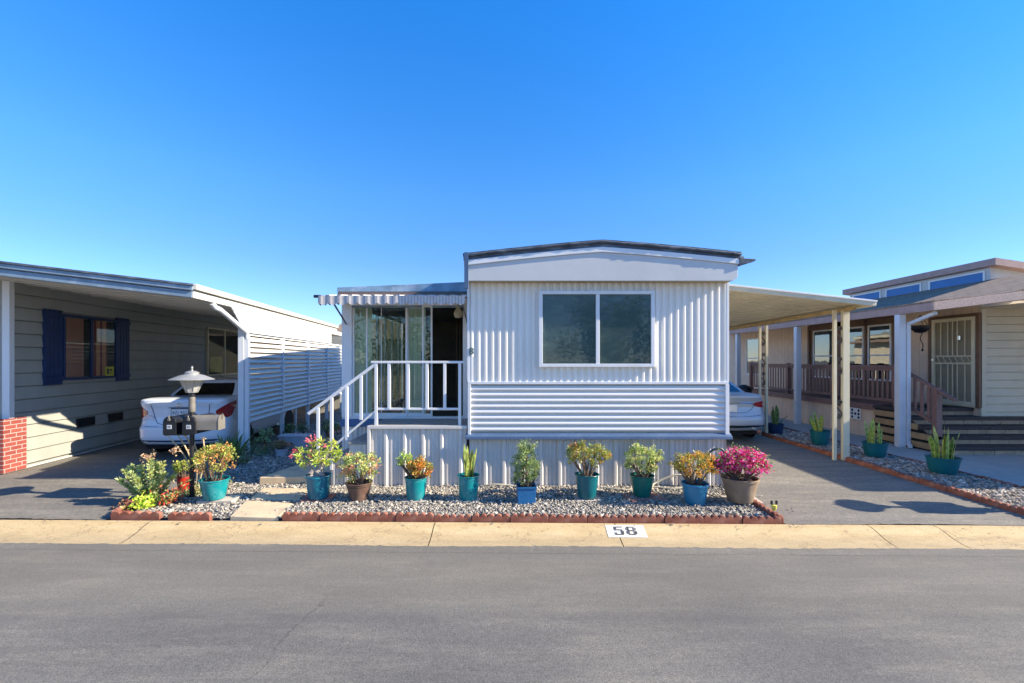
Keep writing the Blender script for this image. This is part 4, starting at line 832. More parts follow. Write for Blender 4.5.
# entry steps
es = thing('entry_steps', 'wide entry steps with dark treads below the security door', 'steps', (8.9, 9.3, 0))
for i in range(5):
    y = i*.28; zt = .17*(i+1)
    bl_ = MB(); n_ = 5; off = (i % 2)*.2
    xs_ = [0]+[off+.15+.42*j for j in range(9)]+[4.2]
    for a, b in zip(xs_[:-1], xs_[1:]): bl_.box(a+.004, b-.004, y+.03, y+.06, zt-.17+.004, zt-.078)
    so_ = bl_.build('step', M_stepr, es, bevel=.004)
    MB().box(0-.03, 4.2 if i < 4 else 1.68, y-.0, y+.34 if i < 4 else 1.9, zt-.075, zt).build('tread', M_stept, so_, bevel=.008)  # dark tread, made thicker to include the shade below its nosing
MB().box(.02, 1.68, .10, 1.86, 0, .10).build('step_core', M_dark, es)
for i in range(4):
    zt = .02+.19*i; MB().box(-.035, -.012, .05+.30*i, 1.86, zt+.02, zt+.15).build('side_board', mat('orange_tan_board', (.40, .26, .13), .7, .15, 6), es, bevel=.004)
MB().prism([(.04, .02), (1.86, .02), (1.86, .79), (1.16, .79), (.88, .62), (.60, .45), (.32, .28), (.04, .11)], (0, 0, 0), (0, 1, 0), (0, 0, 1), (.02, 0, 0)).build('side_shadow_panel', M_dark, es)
sr_ = thing('stair_railing', 'brown sloping stair handrail with newel post at the entry steps', 'railing', (9.0, 9.64, 0))
MB().box(-.06, .06, -.06, .06, .17, 1.37).build('newel_post', M_brown, sr_, bevel=.006)
q = MB(); q.bar((0, 1.0, 1.80), (0, -.42, 1.13), .09, .05); q.bar((0, 1.0, 1.05), (0, .06, .60), .035, .07); q.build('handrail', M_brown, sr_, bevel=.004)
for i in range(5):
    y = .18+i*.17; MB().box(-.018, .018, y-.03, y+.03, .62+y*.47, 1.30+y*.47).build('baluster', M_brown, sr_, bevel=.003)
# hanging basket on the porch
hb = thing('hanging_basket', 'dark hanging basket with dangling cord under the porch roof by the security door', 'hanging basket', (9.6, 10.7, 2.2))
q = MB(); q.lathe([(0, .38), (.10, .40), (.19, .50), (.20, .56), (.0, .56)], n=16); q.build('basket', M_black, hb, smooth=True)
q = MB()
for a in (0, 2.1, 4.2): q.tube([(.18*math.cos(a), .18*math.sin(a), .56), (0, 0, .80)], .006, 5)
q.tube(smooth_line([(.05, 0, .4), (.0, .0, .25), (.06, 0, .12), (.05, 0, .0)], 4), .010, 5); q.lathe([(0, -.05), (.022, -.03), (.022, .0), (0, .02)], (.05, 0, 0), 8); q.build('cord', M_black, hb)
# barbecue behind the silver car
bq = thing('barbecue', 'black covered barbecue beyond the silver car beside the deck', 'barbecue', G(746, 412, .0)*0+Vector((8.05, 15.8, 0)))
q = MB(); q.lathe([(0, .75), (.22, .78), (.26, .88), (.23, 1.0), (.10, 1.08), (0, 1.10)], n=18); q.build('lid', M_black, bq, smooth=True)
q = MB()
for a in (.5, 2.6, 4.7): q.tube([(.18*math.cos(a), .18*math.sin(a), .8), (.32*math.cos(a), .32*math.sin(a), 0)], .018, 6)
q.box(-.50, -.24, -.15, .15, .84, .87); q.build('stand', M_black, bq)

#PART2
# ------------------------------------------------------------------ cars
def outline(wd, yr, yf, rr, rf, bow_r, bow_f, n=(7, 6, 16, 5, 5)):
    """half plan outline from the rear centre round the side to the front centre"""
    P = []
    for i in range(n[0]):
        t = i/n[0]; x = (wd-rr)*t; P.append((x, yr+bow_r*(x/wd)**2))
    yc = yr+bow_r*((wd-rr)/wd)**2
    for i in range(n[1]):
        a = math.pi/2*i/n[1]; P.append((wd-rr+rr*math.sin(a), yc+rr-rr*math.cos(a)))
    y0 = yc+rr; ycf = yf-bow_f; y1 = ycf-rf
    for i in range(n[2]): P.append((wd, y0+(y1-y0)*i/n[2]))
    for i in range(n[3]):
        a = math.pi/2*i/n[3]; P.append((wd-rf+rf*math.cos(a), y1+rf*math.sin(a)))
    for i in range(n[4]+1):
        t = i/n[4]; x = (wd-rf)*(1-t); P.append((x, yf-bow_f*(x/wd)**2))
    return np.array(P)
def car(label, loc, rz, paint, L, Wd, H, lev, gh, lights, plate, trim, exhaust=False):
    c = thing('parked_car', label, 'car', loc, rz)
    zs = np.array([l[0] for l in lev]); zz = np.linspace(zs[0], zs[-1], 26); zz[-1] = zs[-1]
    def lv(z): return [np.interp(z, zs, [l[i] for l in lev]) for i in range(1, 8)]
    rings = [outline(*lv(z)) for z in zz]; K = len(rings[0])
    def S(u, z, off=0.0, sgn=1):
        P = outline(*lv(z)); i = int(min(max(u, 0), K-1.001)); t = u-i; p = P[i]*(1-t)+P[i+1]*t; d = P[min(i+1, K-1)]-P[max(i, 0)]; nrm = np.array((d[1], -d[0])); nrm = nrm/(np.linalg.norm(nrm)+1e-9)
        p = p+nrm*off; return (sgn*p[0], p[1], z)
    b = MB(); full = []
    for r, z in zip(rings, zz): full.append([(x, y, z) for x, y in r]+[(-x, y, z) for x, y in r[-2:0:-1]])
    n = len(full[0])
    zt = zz[-1]; cx_, cy_ = 0, L/2
    for k_, (sx, sy, dz) in enumerate(((.97, .985, .022), (.85, .95, .04), (.5, .9, .05))):
        full.append([(x*sx, cy_+(y-cy_)*sy, zt+dz) for x, y, _ in full[25]])
    b.add([p for r in full for p in r], [(i*n+j, i*n+(j+1) % n, (i+1)*n+(j+1) % n, (i+1)*n+j) for i in range(len(full)-1) for j in range(n)]+[tuple(range(n-1, -1, -1)), tuple(range((len(full)-1)*n, len(full)*n))])
    bo = b.build('body', paint, c, smooth=True)
    # greenhouse
    gz = np.linspace(0, 1, 9); G0, G1 = gh
    def gring(t): return outline(*[G0[i]*(1-t)+G1[i]*t-(.03*math.sin(math.pi*t) if i == 0 else 0)*-1 for i in range(7)])
    def gz_(t): return G0[7]*(1-t)+G1[7]*t
    gl = []
    for t in gz: 
        r = gring(t); gl.append([(x, y, gz_(t)) for x, y in r]+[(-x, y, gz_(t)) for x, y in r[-2:0:-1]])
    body_f = []; rear_f = []; side_f = []; front_f = []; n0, n1, n2, n3, n4 = 7, 6, 16, 5, 5
    for i in range(8):
        for j in range(n):
            jj = j if j < K-1 else n-1-j
            q = (i*n+j, i*n+(j+1) % n, (i+1)*n+(j+1) % n, (i+1)*n+j); mid = 0 < i < 7
            if mid and jj < n0+1: rear_f.append(q)
            elif mid and n0+n1+1 <= jj < n0+n1+n2-1 and jj != n0+n1+8: side_f.append(q)
            elif mid and jj >= n0+n1+n2+2: front_f.append(q)
            else: body_f.append(q)
    V = [p for r in gl for p in r]
    top = []
    for (sx, dz) in ((.93, .02), (.6, .035)):
        cy2 = (G1[1]+G1[2])/2; top.append([(x*sx, cy2+(y-cy2)*sx, z+dz) for x, y, z in gl[-1]])
    Vt = V+[p for r in top for p in r]; m0 = 8
    bf = body_f+[((m0+i)*n+j, (m0+i)*n+(j+1) % n, (m0+i+1)*n+(j+1) % n, (m0+i+1)*n+j) for i in range(2) for j in range(n)]+[tuple(range((m0+2)*n, (m0+3)*n))]
    MB().add(Vt, bf).build('cabin', paint, c, smooth=True)
    for nm, fs in (('rear_window', rear_f), ('side_window', side_f), ('windscreen', front_f)): MB().add(V, fs).build(nm, M_carglass, c, smooth=True)
    MB().box(-G0[0]*.8, G0[0]*.8, G0[1]+.5, G0[2]-.4, G0[7]-.06, G0[7]-.02).build('parcel_shelf', M_dark, c)
    sea = MB()
    for sx in (-.36, .36): sea.box(sx-.24, sx+.24, G0[1]+.75, G0[1]+.9, G0[7]-.05, G0[7]+.16)
    sea.build('seat', M_dark, c, bevel=.04)
    # lights: polygon strips in (u, z)
    for nm, m_, cols in lights:
        for sgn in (1, -1):
            l_ = MB(); vs = []; ny_ = 4
            for (u, za_, zb__) in cols: vs += [S(u, za_+(zb__-za_)*q/ny_, .012, sgn) for q in range(ny_+1)]
            vs2 = []
            for (u, za_, zb__) in cols: vs2 += [S(u, za_+(zb__-za_)*q/ny_, -.03, sgn) for q in range(ny_+1)]
            m__ = ny_+1; nc = len(cols); fs = [(i*m__+j, (i+1)*m__+j, (i+1)*m__+j+1, i*m__+j+1) for i in range(nc-1) for j in range(ny_)]
            o_ = nc*m__; edge = [i*m__ for i in range(nc)]+[(nc-1)*m__+j for j in range(1, m__)]+[i*m__+ny_ for i in range(nc-2, -1, -1)]+[j for j in range(ny_-1, 0, -1)]
            fs += [(edge[i], edge[(i+1) % len(edge)], o_+edge[(i+1) % len(edge)], o_+edge[i]) for i in range(len(edge))]
            l_.add(vs+vs2, fs); l_.build(nm, m_, c, smooth=True)
    # trunk lid line, bumper trims
    for nm, m_, pts, rad in trim:
        q = MB()
        for sgn in ((1, -1) if pts[0][0] > .01 else (1,)):
            if pts[0][0] <= .01:
                full_ = [S(u, z, .004, -1) for u, z in pts[::-1]]+[S(u, z, .004, 1) for u, z in pts[1:]]
            else: full_ = [S(u, z, .004, sgn) for u, z in pts]
            q.tube(full_, rad, 6)
        q.build(nm, m_, c, smooth=True)
    pz, ptxt, pm_ = plate; py = S(0, pz)[1]
    p = MB(); p.box(-.165, .165, py-.022, py+.03, pz-.085, pz+.085); po = p.build('licence_plate_frame', pm_, c, bevel=.006)
    p = MB(); p.box(-.150, .150, py-.028, py-.020, pz-.066, pz+.066); pp = p.build('licence_plate', M_plate, po)
    if ptxt:
        p = MB(); text_mesh(p, ptxt, .085, (0, py-.0295, pz-.006), (1, 0, 0), (0, 0, 1), (0, 0, 0)); p.build('plate_text', M_ink, po)
    # wheels
    for y in (.98, L-.92):
        for sgn in (1, -1):
            w_ = MB(); wx = sgn*(Wd/2-.10); prof_ = [(.20, -.10), (.29, -.10), (.315, -.06), (.315, .06), (.29, .10), (.20, .10)]
            w_.lathe(prof_, n=24); w_.v = [(wx+z, y+yy, .315+xx) for xx, yy, z in w_.v]; wo = w_.build('wheel', M_rubber, c, smooth=True)
            w_ = MB(); w_.lathe([(0, .0), (.05, .04), (.20, .075), (.205, -.05), (0, -.05)], n=10); w_.v = [(wx+sgn*z, y+yy, .315+xx) for xx, yy, z in w_.v]; w_.build('rim', M_rim, wo)
            w_ = MB(); w_.lathe([(.33, -.01), (.37, -.01), (.37, .004), (.33, .004)], n=24); w_.v = [(sgn*(Wd/2-.012)+z, y+yy, .33+xx) for xx, yy, z in w_.v]; w_.build('wheel_arch', M_rubber, c)
    MB().box(-Wd/2+.12, Wd/2-.12, .25, L-.3, .17, .40).build('underbody', M_dark, c)
    if exhaust:
        for sgn in (1, -1):
            q = MB(); q.tube([(sgn*(Wd/2-.30), -.0, .27), (sgn*(Wd/2-.30), .25, .27)], .05, 12); q.build('exhaust_tip', M_chrome, c, smooth=True)
    return c, S
# (z, half width, y rear, y front, rear corner r, front corner r, rear bow, front bow)
levw = [(.24, .76, .16, 4.40, .20, .3, .12, .2), (.30, .82, .06, 4.44, .22, .35, .13, .25), (.40, .845, .01, 4.46, .24, .4, .13, .25), (.60, .85, .00, 4.46, .25, .4, .13, .25), (.63, .85, .05, 4.45, .25, .4, .12, .25),
        (.80, .845, .09, 4.38, .25, .4, .11, .25), (.98, .83, .07, 4.0, .24, .4, .10, .25), (1.09, .815, .03, 3.7, .20, .4, .08, .2), (1.15, .80, .045, 3.4, .16, .4, .07, .2)]
ghw = ((.77, .70, 3.45, .22, .3, .10, .25, 1.10), (.56, 1.30, 2.75, .16, .2, .08, .15, 1.485))
NB = 7; cor = 13   # u = 0 rear centre, 7..13 rear corner
car_w, Sw = car('white sedan with red tail lights parked under the dark left carport', rotpt(-1.22, .05), YAW, M_carw, 4.46, 1.70, 1.5, levw, ghw,
    [('tail_light', M_red, [(7.6, .87, .93), (9.0, .82, .99), (10.5, .78, 1.035), (12, .82, 1.065), (13.2, .92, 1.085), (14.2, 1.03, 1.10), (14.6, 1.07, 1.105)]),
     ('reverse_light', M_clear, [(5.5, .755, .78), (6.6, .755, .86), (7.8, .755, .865), (9.2, .755, .80)])],
    (.91, '8ZJ 902', M_ink),
    [('trunk_seam', M_ink, [(6.2, 1.06), (6.1, .94), (5.9, .86), (5.6, .78), (5.0, .70), (3.5, .665), (0, .66)][::-1], .005),
     ('bumper_seam', M_ink, [(0, .632), (5, .632), (8, .64), (11, .66), (13.5, .70)], .004),
     ('spoiler_lip', M_carw, [(0, 1.115), (3, 1.113), (5.5, 1.105), (6.6, 1.09)], .022),
     ('trunk_handle', M_chrome, [(0, 1.012), (1.6, 1.01), (2.4, 1.007)], .011)])
em = MB(); ey = Sw(0, 1.055)[1]-.012
em.tube([(.045*math.cos(a), ey, 1.055+.032*math.sin(a)) for a in np.linspace(0, 2*math.pi, 17)], .006, 6); em.box(-.06, .06, ey-.006, ey+.004, 1.047, 1.063); em.build('emblem', M_chrome, car_w)
an = MB(); an.tube([(0.0, 1.95, 1.50), (0, 1.55, 1.60)], .006, 6); an.build('antenna', M_black, car_w)
bt = MB(); 
vs = [Sw(u, z, .01, s_) for z in (.25, .36) for s_, us in ((-1, [9, 7, 5, 3, 1]), (1, [0, 1, 3, 5, 7, 9])) for u in us]
nn_ = len(vs)//2; bt.add(vs, [(i, i+1, nn_+i+1, nn_+i) for i in range(nn_-1)]); bt.build('lower_valance', M_navy, car_w, solid=.01)

levs = [(.22, .80, .20, 4.75, .22, .3, .14, .2), (.30, .88, .08, 4.80, .26, .4, .15, .25), (.42, .915, .0, 4.82, .28, .4, .15, .25), (.56, .925, .0, 4.82, .28, .4, .15, .25), (.66, .925, .05, 4.80, .28, .4, .14, .25),
        (.82, .915, .10, 4.6, .26, .4, .13, .25), (.98, .89, .085, 4.2, .25, .4, .12, .25), (1.06, .86, .05, 3.9, .24, .4, .11, .2), (1.10, .83, .06, 3.6, .22, .4, .11, .2)]
ghs = ((.80, .62, 3.55, .24, .3, .10, .25, 1.08), (.57, 1.55, 2.85, .16, .2, .08, .15, 1.47))
car_s, Ss = car('silver sedan parked beside the white mobile home under the tan carport', (5.17, 10.70, 0), R(-1), M_cars, 4.85, 1.85, 1.47, levs, ghs,
    [('tail_light', M_red, [(6.4, .86, .93), (7.6, .83, .955), (9.2, .82, .965), (11, .83, .96), (12.6, .86, .955), (13.6, .89, .94)]),
     ('reverse_light', M_clear, [(9.6, .865, .915), (10.6, .86, .915), (11.8, .87, .91)])],
    (.80, '', M_plate),
    [('trunk_recess_line', M_chrome, [(0, .93), (3, .93), (5.6, .925), (6.2, .90)], .012),
     ('trunk_seam', M_ink, [(0, .70), (3, .70), (4.6, .72), (5.8, .80), (6.4, .90)], .005),
     ('bumper_seam', M_ink, [(0, .62), (5, .62), (8, .64), (11, .67), (13.5, .72)], .005),
     ('bumper_chrome', M_chrome, [(0, .34), (4, .34), (7, .345), (9, .36)], .010)], exhaust=True)
bt = MB(); vs = [Ss(u, z, .012, s_) for z in (.235, .40) for s_, us in ((-1, [10, 8, 7, 5, 3, 1]), (1, [0, 1, 3, 5, 7, 8, 10])) for u in us]
nn_ = len(vs)//2; bt.add(vs, [(i, i+1, nn_+i+1, nn_+i) for i in range(nn_-1)]); bt.build('lower_valance', M_black, car_s, solid=.01)

# ------------------------------------------------------------------ lamp posts and mailboxes
def lamp_post(label, loc):
    t = thing('lamp_post', label, 'lamp post', loc)
    q = MB(); q.lathe([(.032, 0), (.030, 1.42), (.036, 1.42), (.040, 1.46), (.034, 1.50), (.034, 1.62), (0, 1.62)], n=14); q.build('post', M_black, t, smooth=True)
    q = MB(); q.lathe([(.036, 1.22), (.043, 1.23), (.043, 1.30), (.040, 1.38), (.044, 1.40), (.036, 1.44)], n=14); q.build('collar', M_grey, t, smooth=True)
    q = MB(); q.lathe([(.0, 1.49), (.075, 1.495), (.078, 1.51), (.0, 1.512)], n=8); q.lathe([(.140, 1.665), (.150, 1.665), (.150, 1.68), (.140, 1.68)], n=8)
    for j in range(8):
        a = 2*math.pi*j/8; q.tube([(.074*math.cos(a), .074*math.sin(a), 1.51), (.146*math.cos(a), .146*math.sin(a), 1.67)], .006, 6)
    q.build('lantern_frame', M_lampg, t)
    q = MB(); q.lathe([(.072, 1.512), (.142, 1.668)], n=8); q.f = q.f[:8]; q.build('lantern_glass', M_lampglass, t, solid=.004)
    q = MB(); q.lathe([(0, 1.515), (.02, 1.52), (.03, 1.56), (.022, 1.60), (0, 1.61)], n=12); q.build('bulb', M_lampglow, t, smooth=True)
    q = MB(); q.lathe([(.272, 1.672), (.274, 1.680), (.15, 1.735), (.085, 1.752), (.088, 1.775), (.05, 1.795), (.014, 1.80), (.012, 1.83), (.018, 1.84), (.0, 1.87)], n=24); q.build('lamp_shade', M_lampg, t, smooth=True)
    q = MB(); q.lathe([(.0, 1.690), (.271, 1.671), (.274, 1.675)], n=24); q.build('shade_underside', M_lampg, t)
    return t
def mailbox(label, loc, rz, m_, wd=.17, ht=.24, ln=.46, side_label=False):
    t = thing('mailbox', label, 'mailbox', loc, rz)
    arch = [(-wd/2, 0), (wd/2, 0)]+[(wd/2*math.cos(a), ht-wd/2+wd/2*math.sin(a)) for a in np.linspace(0, math.pi, 13)]
    q = MB(); q.prism(arch, (0, .012, 0), (1, 0, 0), (0, 0, 1), (0, ln, 0)); q.build('body', m_, t, bevel=.003)
    big = [(x*1.06, (z-ht/2)*1.04+ht/2) for x, z in arch]
    q = MB(); q.prism(big, (0, -.004, 0), (1, 0, 0), (0, 0, 1), (0, .014, 0)); do_ = q.build('door', m_, t, bevel=.003)
    q = MB(); q.box(-.014, .014, -.018, -.004, ht-.055, ht-.02); q.tube([(0, -.012, ht-.02), (0, -.012, ht+.015)], .008, 8); q.build('latch', M_grey, do_)
    if not side_label:
        q = MB(); q.box(-.032, .032, -.0065, -.0045, ht*.30, ht*.30+.055); q.build('number_sticker', M_plate, do_)
        q = MB(); q.box(-.018, -.006, -.0075, -.0066, ht*.30+.015, ht*.30+.042); q.box(.004, .016, -.0075, -.0066, ht*.30+.015, ht*.30+.042); q.build('sticker_print', M_grey, do_)
    return t
LP = G(192, 499)
lamp_post('dark lamp post with pale cone shaded lantern, carrying three mailboxes', LP)
MZ = .935
for i, (px_, lab) in enumerate(((169.5, 'black arched mailbox on the left of its pair'), (188.8, 'black arched mailbox nearest the lamp post, between the other two'))):
    mailbox(lab, ((px_-512)/F*(LP.y-.16), LP.y-.16, MZ), 0, M_black)
gm = mailbox('weathered grey mailbox lying sideways to the right of the lamp post', (-4.40+.34, LP.y-.02, MZ+.05), R(96), M_grey, .17, .20, .36, True)
q = MB(); q.box(.086, .092, .16, .24, .06, .13); q.box(.086, .092, .09, .16, .105, .13); gf = q.build('side_label', M_plate, gm); q = MB(); q.box(.093, .095, .17, .23, .07, .10); q.build('flag', M_redpot, gf)
ar = MB(); ar.box(-.30, .02, .03, .35, -.022, -.004); arm = ar.build('mailbox_bracket', M_black, loc=(LP.x, LP.y-.16, MZ)); tag(arm, 'flat black board bracket under the mailboxes on the lamp post', 'bracket')
LP2 = Vector((7.72, 5.72, 0))
lamp_post('dark lamp post whose shadow crosses the right driveway', LP2)
for dx in (-.33, -.06): mailbox('black arched mailbox on the right lamp post, seen by its shadow', (LP2.x+dx, LP2.y-.16, MZ), 0, M_black, group='right lamp post mailboxes') if False else mailbox(('black arched mailbox on the outer side of the right lamp post' if dx < -.2 else 'black arched mailbox close to the right lamp post'), (LP2.x+dx, LP2.y-.16, MZ), 0, M_black)
mailbox('grey mailbox lying sideways on the right lamp post', (LP2.x+.40, LP2.y-.02, MZ+.05), R(96), M_grey, .17, .20, .36, True)
ar2 = arm.copy(); COL.objects.link(ar2); ar2.location = (LP2.x, LP2.y-.16, MZ); ar2['label'] = 'flat black board bracket under the mailboxes on the right lamp post'

# ------------------------------------------------------------------ scalloped red edging blocks
def edging_block(nsc=5, pitch=.0944, h=.098):
    L_ = nsc*pitch; top = []
    for i in range(nsc):
        for j in range(6):
            t_ = j/6; top.append((i*pitch+t_*pitch, h-.030+.032*math.sin(math.pi*t_)**.7))
    top.append((L_, h-.022)); poly = [(0, -.05)]+[(L_, -.05)]+top[::-1]
    q = MB(); q.prism(poly, (0, 0, 0), (1, 0, 0), (0, 0, 1), (0, .055, 0)); return q, L_
_eb = None
def edging(pts, group, label, gap=.006, h=1.0):
    global _eb
    for (a, b) in pts:
        a, b = Vector(a), Vector(b); d = b-a; L_ = .472+gap; n = max(1, round(d.length/L_)); ang = math.atan2(d.y, d.x)
        for i in range(n):
            if _eb is None: o = edging_block()[0].build('edging_block', M_edging, bevel=.006); _eb = o
            else: o = _eb.copy(); COL.objects.link(o)
            p = a+d*(i/n); o.location = (p.x, p.y, random.uniform(-.012, .006)); o.rotation_euler = (random.uniform(-.05, .05), random.uniform(-.012, .012), ang+random.uniform(-.018, .018)); o.scale = (d.length/n/L_, 1, h)
            tag(o, label if isinstance(label, str) else label[i], 'garden edging', group)
edging([((-2.78, Yb(-2.78)+.02), (3.20, Yb(3.2)+.02))], 'scalloped edging along the kerb in front of the potted plants', 'red scalloped concrete edging block along the kerb before the potted plants')
edging([((3.24, Yb(3.2)+.05), (3.28, 6.9))], 'scalloped edging between the pots and the right driveway', ['red scalloped edging block at the bed corner beside the yellow solar light', 'red scalloped edging block right of the pink bougainvillea pot, middle of three', 'red scalloped edging block against the home skirting by the driveway'])
edging([((-4.90, Yb(-4.9)+.03), (-4.28, Yb(-4.2)+.03))], 'scalloped edging before the lamp post bed', 'red scalloped edging block under the euphorbia, left of the lamp post')
edging([((-4.18, Yb(-4.1)+.02), (-3.66, Yb(-3.66)+.02))], 'scalloped edging before the lamp post bed', 'red scalloped edging block just left of the front path slab')
edging([((-5.12, 6.3), (-4.93, Yb(-4.9)+.06))], 'scalloped edging beside the left driveway', ['red scalloped edging block along the left driveway, farther from the kerb', 'red scalloped edging block turning the corner from the left driveway to the kerb'])
edging([((6.52, 15.2), (6.46, Yb(6.46)+.05))], 'scalloped edging along the right driveway', 'red scalloped edging block dividing right driveway from the gravel strip', h=.8)
edging([((7.64, 15.0), (7.64, 7.0)), ((7.64, 7.0), (7.78, 6.0))], 'scalloped edging along the neighbour walk', 'red scalloped edging block between the gravel strip and the concrete walk', h=.6)

# ------------------------------------------------------------------ plants
def leaf(mb, p, d, up, ln, wd, col, fold=.25, curl=.0):
    d = d.normalized(); s = d.cross(up)
    if s.length < 1e-3: s = d.cross(Vector((1, 0, 0)))
    s.normalize(); u = s.cross(d)
    mid = p+d*ln*.55; tip = p+d*ln-u*ln*curl
    mb.add([p, mid+s*wd/2+u*wd*fold, tip, mid-s*wd/2+u*wd*fold, mid], [(0, 4, 1), (4, 2, 1), (0, 3, 4), (4, 3, 2)], col)
def rnd_dir(zmin=-.2):
    while True:
        v = Vector(RNG.normal(0, 1, 3)); v.normalize()
        if v.z > zmin: return v
LEAF_GAIN = 1.8
def jit(c, k=.25):
    f = random.uniform(1-k, 1+k)*LEAF_GAIN; return tuple(min(.9, max(0, x*f*random.uniform(.88, 1.12))) for x in c)
def pick(cols): return jit(random.choice(cols))
def pot_mesh(rt_, rb, h, rim=.03, square=False):
    q = MB(); n = 4 if square else 32; a0 = math.pi/4 if square else 0; k_ = 1.38 if square else 1
    if square: prof_ = [(rb*k_, 0), (rt_*k_*.96, h-rim), (rt_*k_*1.03, h-rim), (rt_*k_*1.05, h), (rt_*k_*.98, h), (rt_*k_*.93, h-.05), (0, h-.05)]
    else: prof_ = [(rb*.94, 0), (rb, .012), (rb+(rt_-rb)*.5, h*.5), (rt_*.965, h-rim), (rt_*1.02, h-rim+.004), (rt_*1.035, h-.004), (rt_*1.02, h), (rt_*.95, h), (rt_*.92, h-.04), (0, h-.04)]
    q.lathe(prof_, n=n, a0=a0); return q
def potted(label, px_, py_, ptop, wt, wb, m_, rim=.03, square=False, ground=.02, group='potted plants in the front gravel bed'):
    p = G(px_, py_, ground); s = F/p.y; h = (py_-ptop)/s; p.y += wb/2/s*.6; p.x = (px_-512)/F*p.y
    t = thing('potted_plant', label, 'potted plant', p, random.uniform(-.3, .3) if not square else R(4), group)
    q = pot_mesh(wt/2/s, wb/2/s, h, rim, square); po = q.build('pot', m_, t, smooth=(not square), bevel=.004 if square else 0)
    MB().lathe([(0, h-.034), (wt/2/s*.93, h-.036), (wt/2/s*.93, h-.05)], n=4 if square else 20, a0=math.pi/4 if square else 0).build('soil', M_soil, t)
    return t, h, wt/2/s, s
def branches(t, h, r0, tips, m_, rad=.014, nm='stem', spread=.35, n0=5):
    q = MB(); bases = [Vector((r0*spread*math.cos(a), r0*spread*math.sin(a), h-.045)) for a in np.linspace(0, 6.28, n0, endpoint=False)]
    for tip in tips:
        b = min(bases, key=lambda v: (v.xy-Vector(tip).xy).length+random.uniform(0, .06)); m = b.lerp(Vector(tip), .5)+Vector((random.uniform(-.02, .02), random.uniform(-.02, .02), random.uniform(0, .03)))
        q.tube(smooth_line([b, m, tip], 3), [rad*(1-.65*i/6) for i in range(7)], 5)
    q.build(nm, m_, t, smooth=True)
def jade(t, h, r0, rx, top, cols, n=60, lf=.034, lw=.026, zc=None, shift=0, per=11, low=.02, bark=M_bark, fol='foliage', zr=None, flat=False):
    zc = zc if zc is not None else h+low+(top-h-low)*.55; zr = zr or (top-zc)
    tips = []
    while len(tips) < n:
        v = rnd_dir(-.75); f = random.uniform(.55, 1.0)**.5
        p = Vector((v.x*rx*f+shift, v.y*rx*.85*f, zc+v.z*(zr if v.z > 0 else (zc-h-low))*f))
        bump = 1+.16*math.sin(v.x*5+v.y*7+n)+.1*math.sin(v.z*9+n); p = Vector(((p.x-shift)*bump+shift, p.y*bump, zc+(p.z-zc)*bump)); tips.append(p)
    branches(t, h, r0, random.sample(tips, min(len(tips), 16)), bark, .012)
    q = MB()
    for tip in tips:
        out = (tip-Vector((shift*.5, 0, h))).normalized(); c0 = random.choice(cols)
        for i in range(int(per*2.4)):
            d = (out*.5+rnd_dir(-.6)+Vector((0, 0, .25))).normalized(); p = tip+d*random.uniform(0, .02)+Vector(RNG.normal(0, .019, 3))
            leaf(q, p, d, rnd_dir(0), lf*.86*random.uniform(.6, 1.25), lw*.86*random.uniform(.6, 1.2), jit(c0 if random.random() < .75 else random.choice(cols)), .15)
    q.build(fol, M_leaf, t)
def sword_plant(t, h, r0, top, spread, n=11, wd=.045, greens=((.16, .22, .05), (.10, .17, .045)), edge=(.42, .40, .09)):
    q = MB()
    for i in range(n):
        a = random.uniform(0, 6.28); rr = r0*.55*random.random()**.5; b = Vector((rr*math.cos(a), rr*math.sin(a), h-.05)); hh = (top-h+.05)*(1.0 if i == 0 else random.uniform(.5, .97))
        spread_ = spread*.85; lean = Vector((math.cos(a+random.uniform(-.6, .6)), math.sin(a+random.uniform(-.6, .6)), 0))*spread_*random.uniform(.15, 1)*(rr/(r0*.55)+.15)
        fa = random.uniform(-1.1, 1.1); side = Vector((math.cos(fa), math.sin(fa), 0)); w0 = wd*random.uniform(.7, 1.15); g = random.choice(greens); K_ = 9
        nrm = Vector((-side.y, side.x, 0))
        for k_ in range(K_):
            t0, t1 = k_/K_, (k_+1)/K_
            def ring(t_):
                c = b+Vector((0, 0, hh*t_))+lean*t_**1.6; w_ = w0*(.55+.75*t_-.25*t_*t_)*(1-max(0, (t_-.7)/.3)**2)*.5+.0008; tw = side*math.cos(t_*.6)+nrm*math.sin(t_*.6); nn = nrm*.012*(1-t_)
                return [c-tw*w_, c-tw*w_*.7+nn*.7, c+nn, c+tw*w_*.7+nn*.7, c+tw*w_]
            A, B = ring(t0), ring(t1); band = .75+.5*((k_+i) % 2)
            for j in range(4):
                col = tuple(x*.72 for x in jit(edge, .12)) if j in (0, 3) else tuple(x*band*.75 for x in jit(g, .1))
                q.add([A[j], A[j+1], B[j+1], B[j]], [(0, 1, 2, 3)], col)
    q.build('foliage', M_snake, t)
YG = ((.30, .30, .06), (.24, .27, .06), (.38, .34, .08), (.16, .20, .05))
GR = ((.13, .19, .055), (.19, .24, .07), (.08, .13, .045), (.27, .28, .10))
LT = ((.34, .36, .12), (.26, .31, .09), (.42, .40, .17), (.18, .24, .07))
OR = ((.44, .20, .03), (.38, .24, .04), (.26, .22, .05), (.48, .15, .04), (.16, .18, .05))

# 1 jade in teal pot by the lamp post
t, h, r, s = potted('teal glazed pot of bushy yellow green jade on a tan slab beside the lamp post', 214.5, 500, 480, 27, 19, M_teal, .02, ground=.07)
jade(t, h, r, .23, (500-446)/s, YG+((.42, .20, .07),), 85, .034, .026, low=.0)
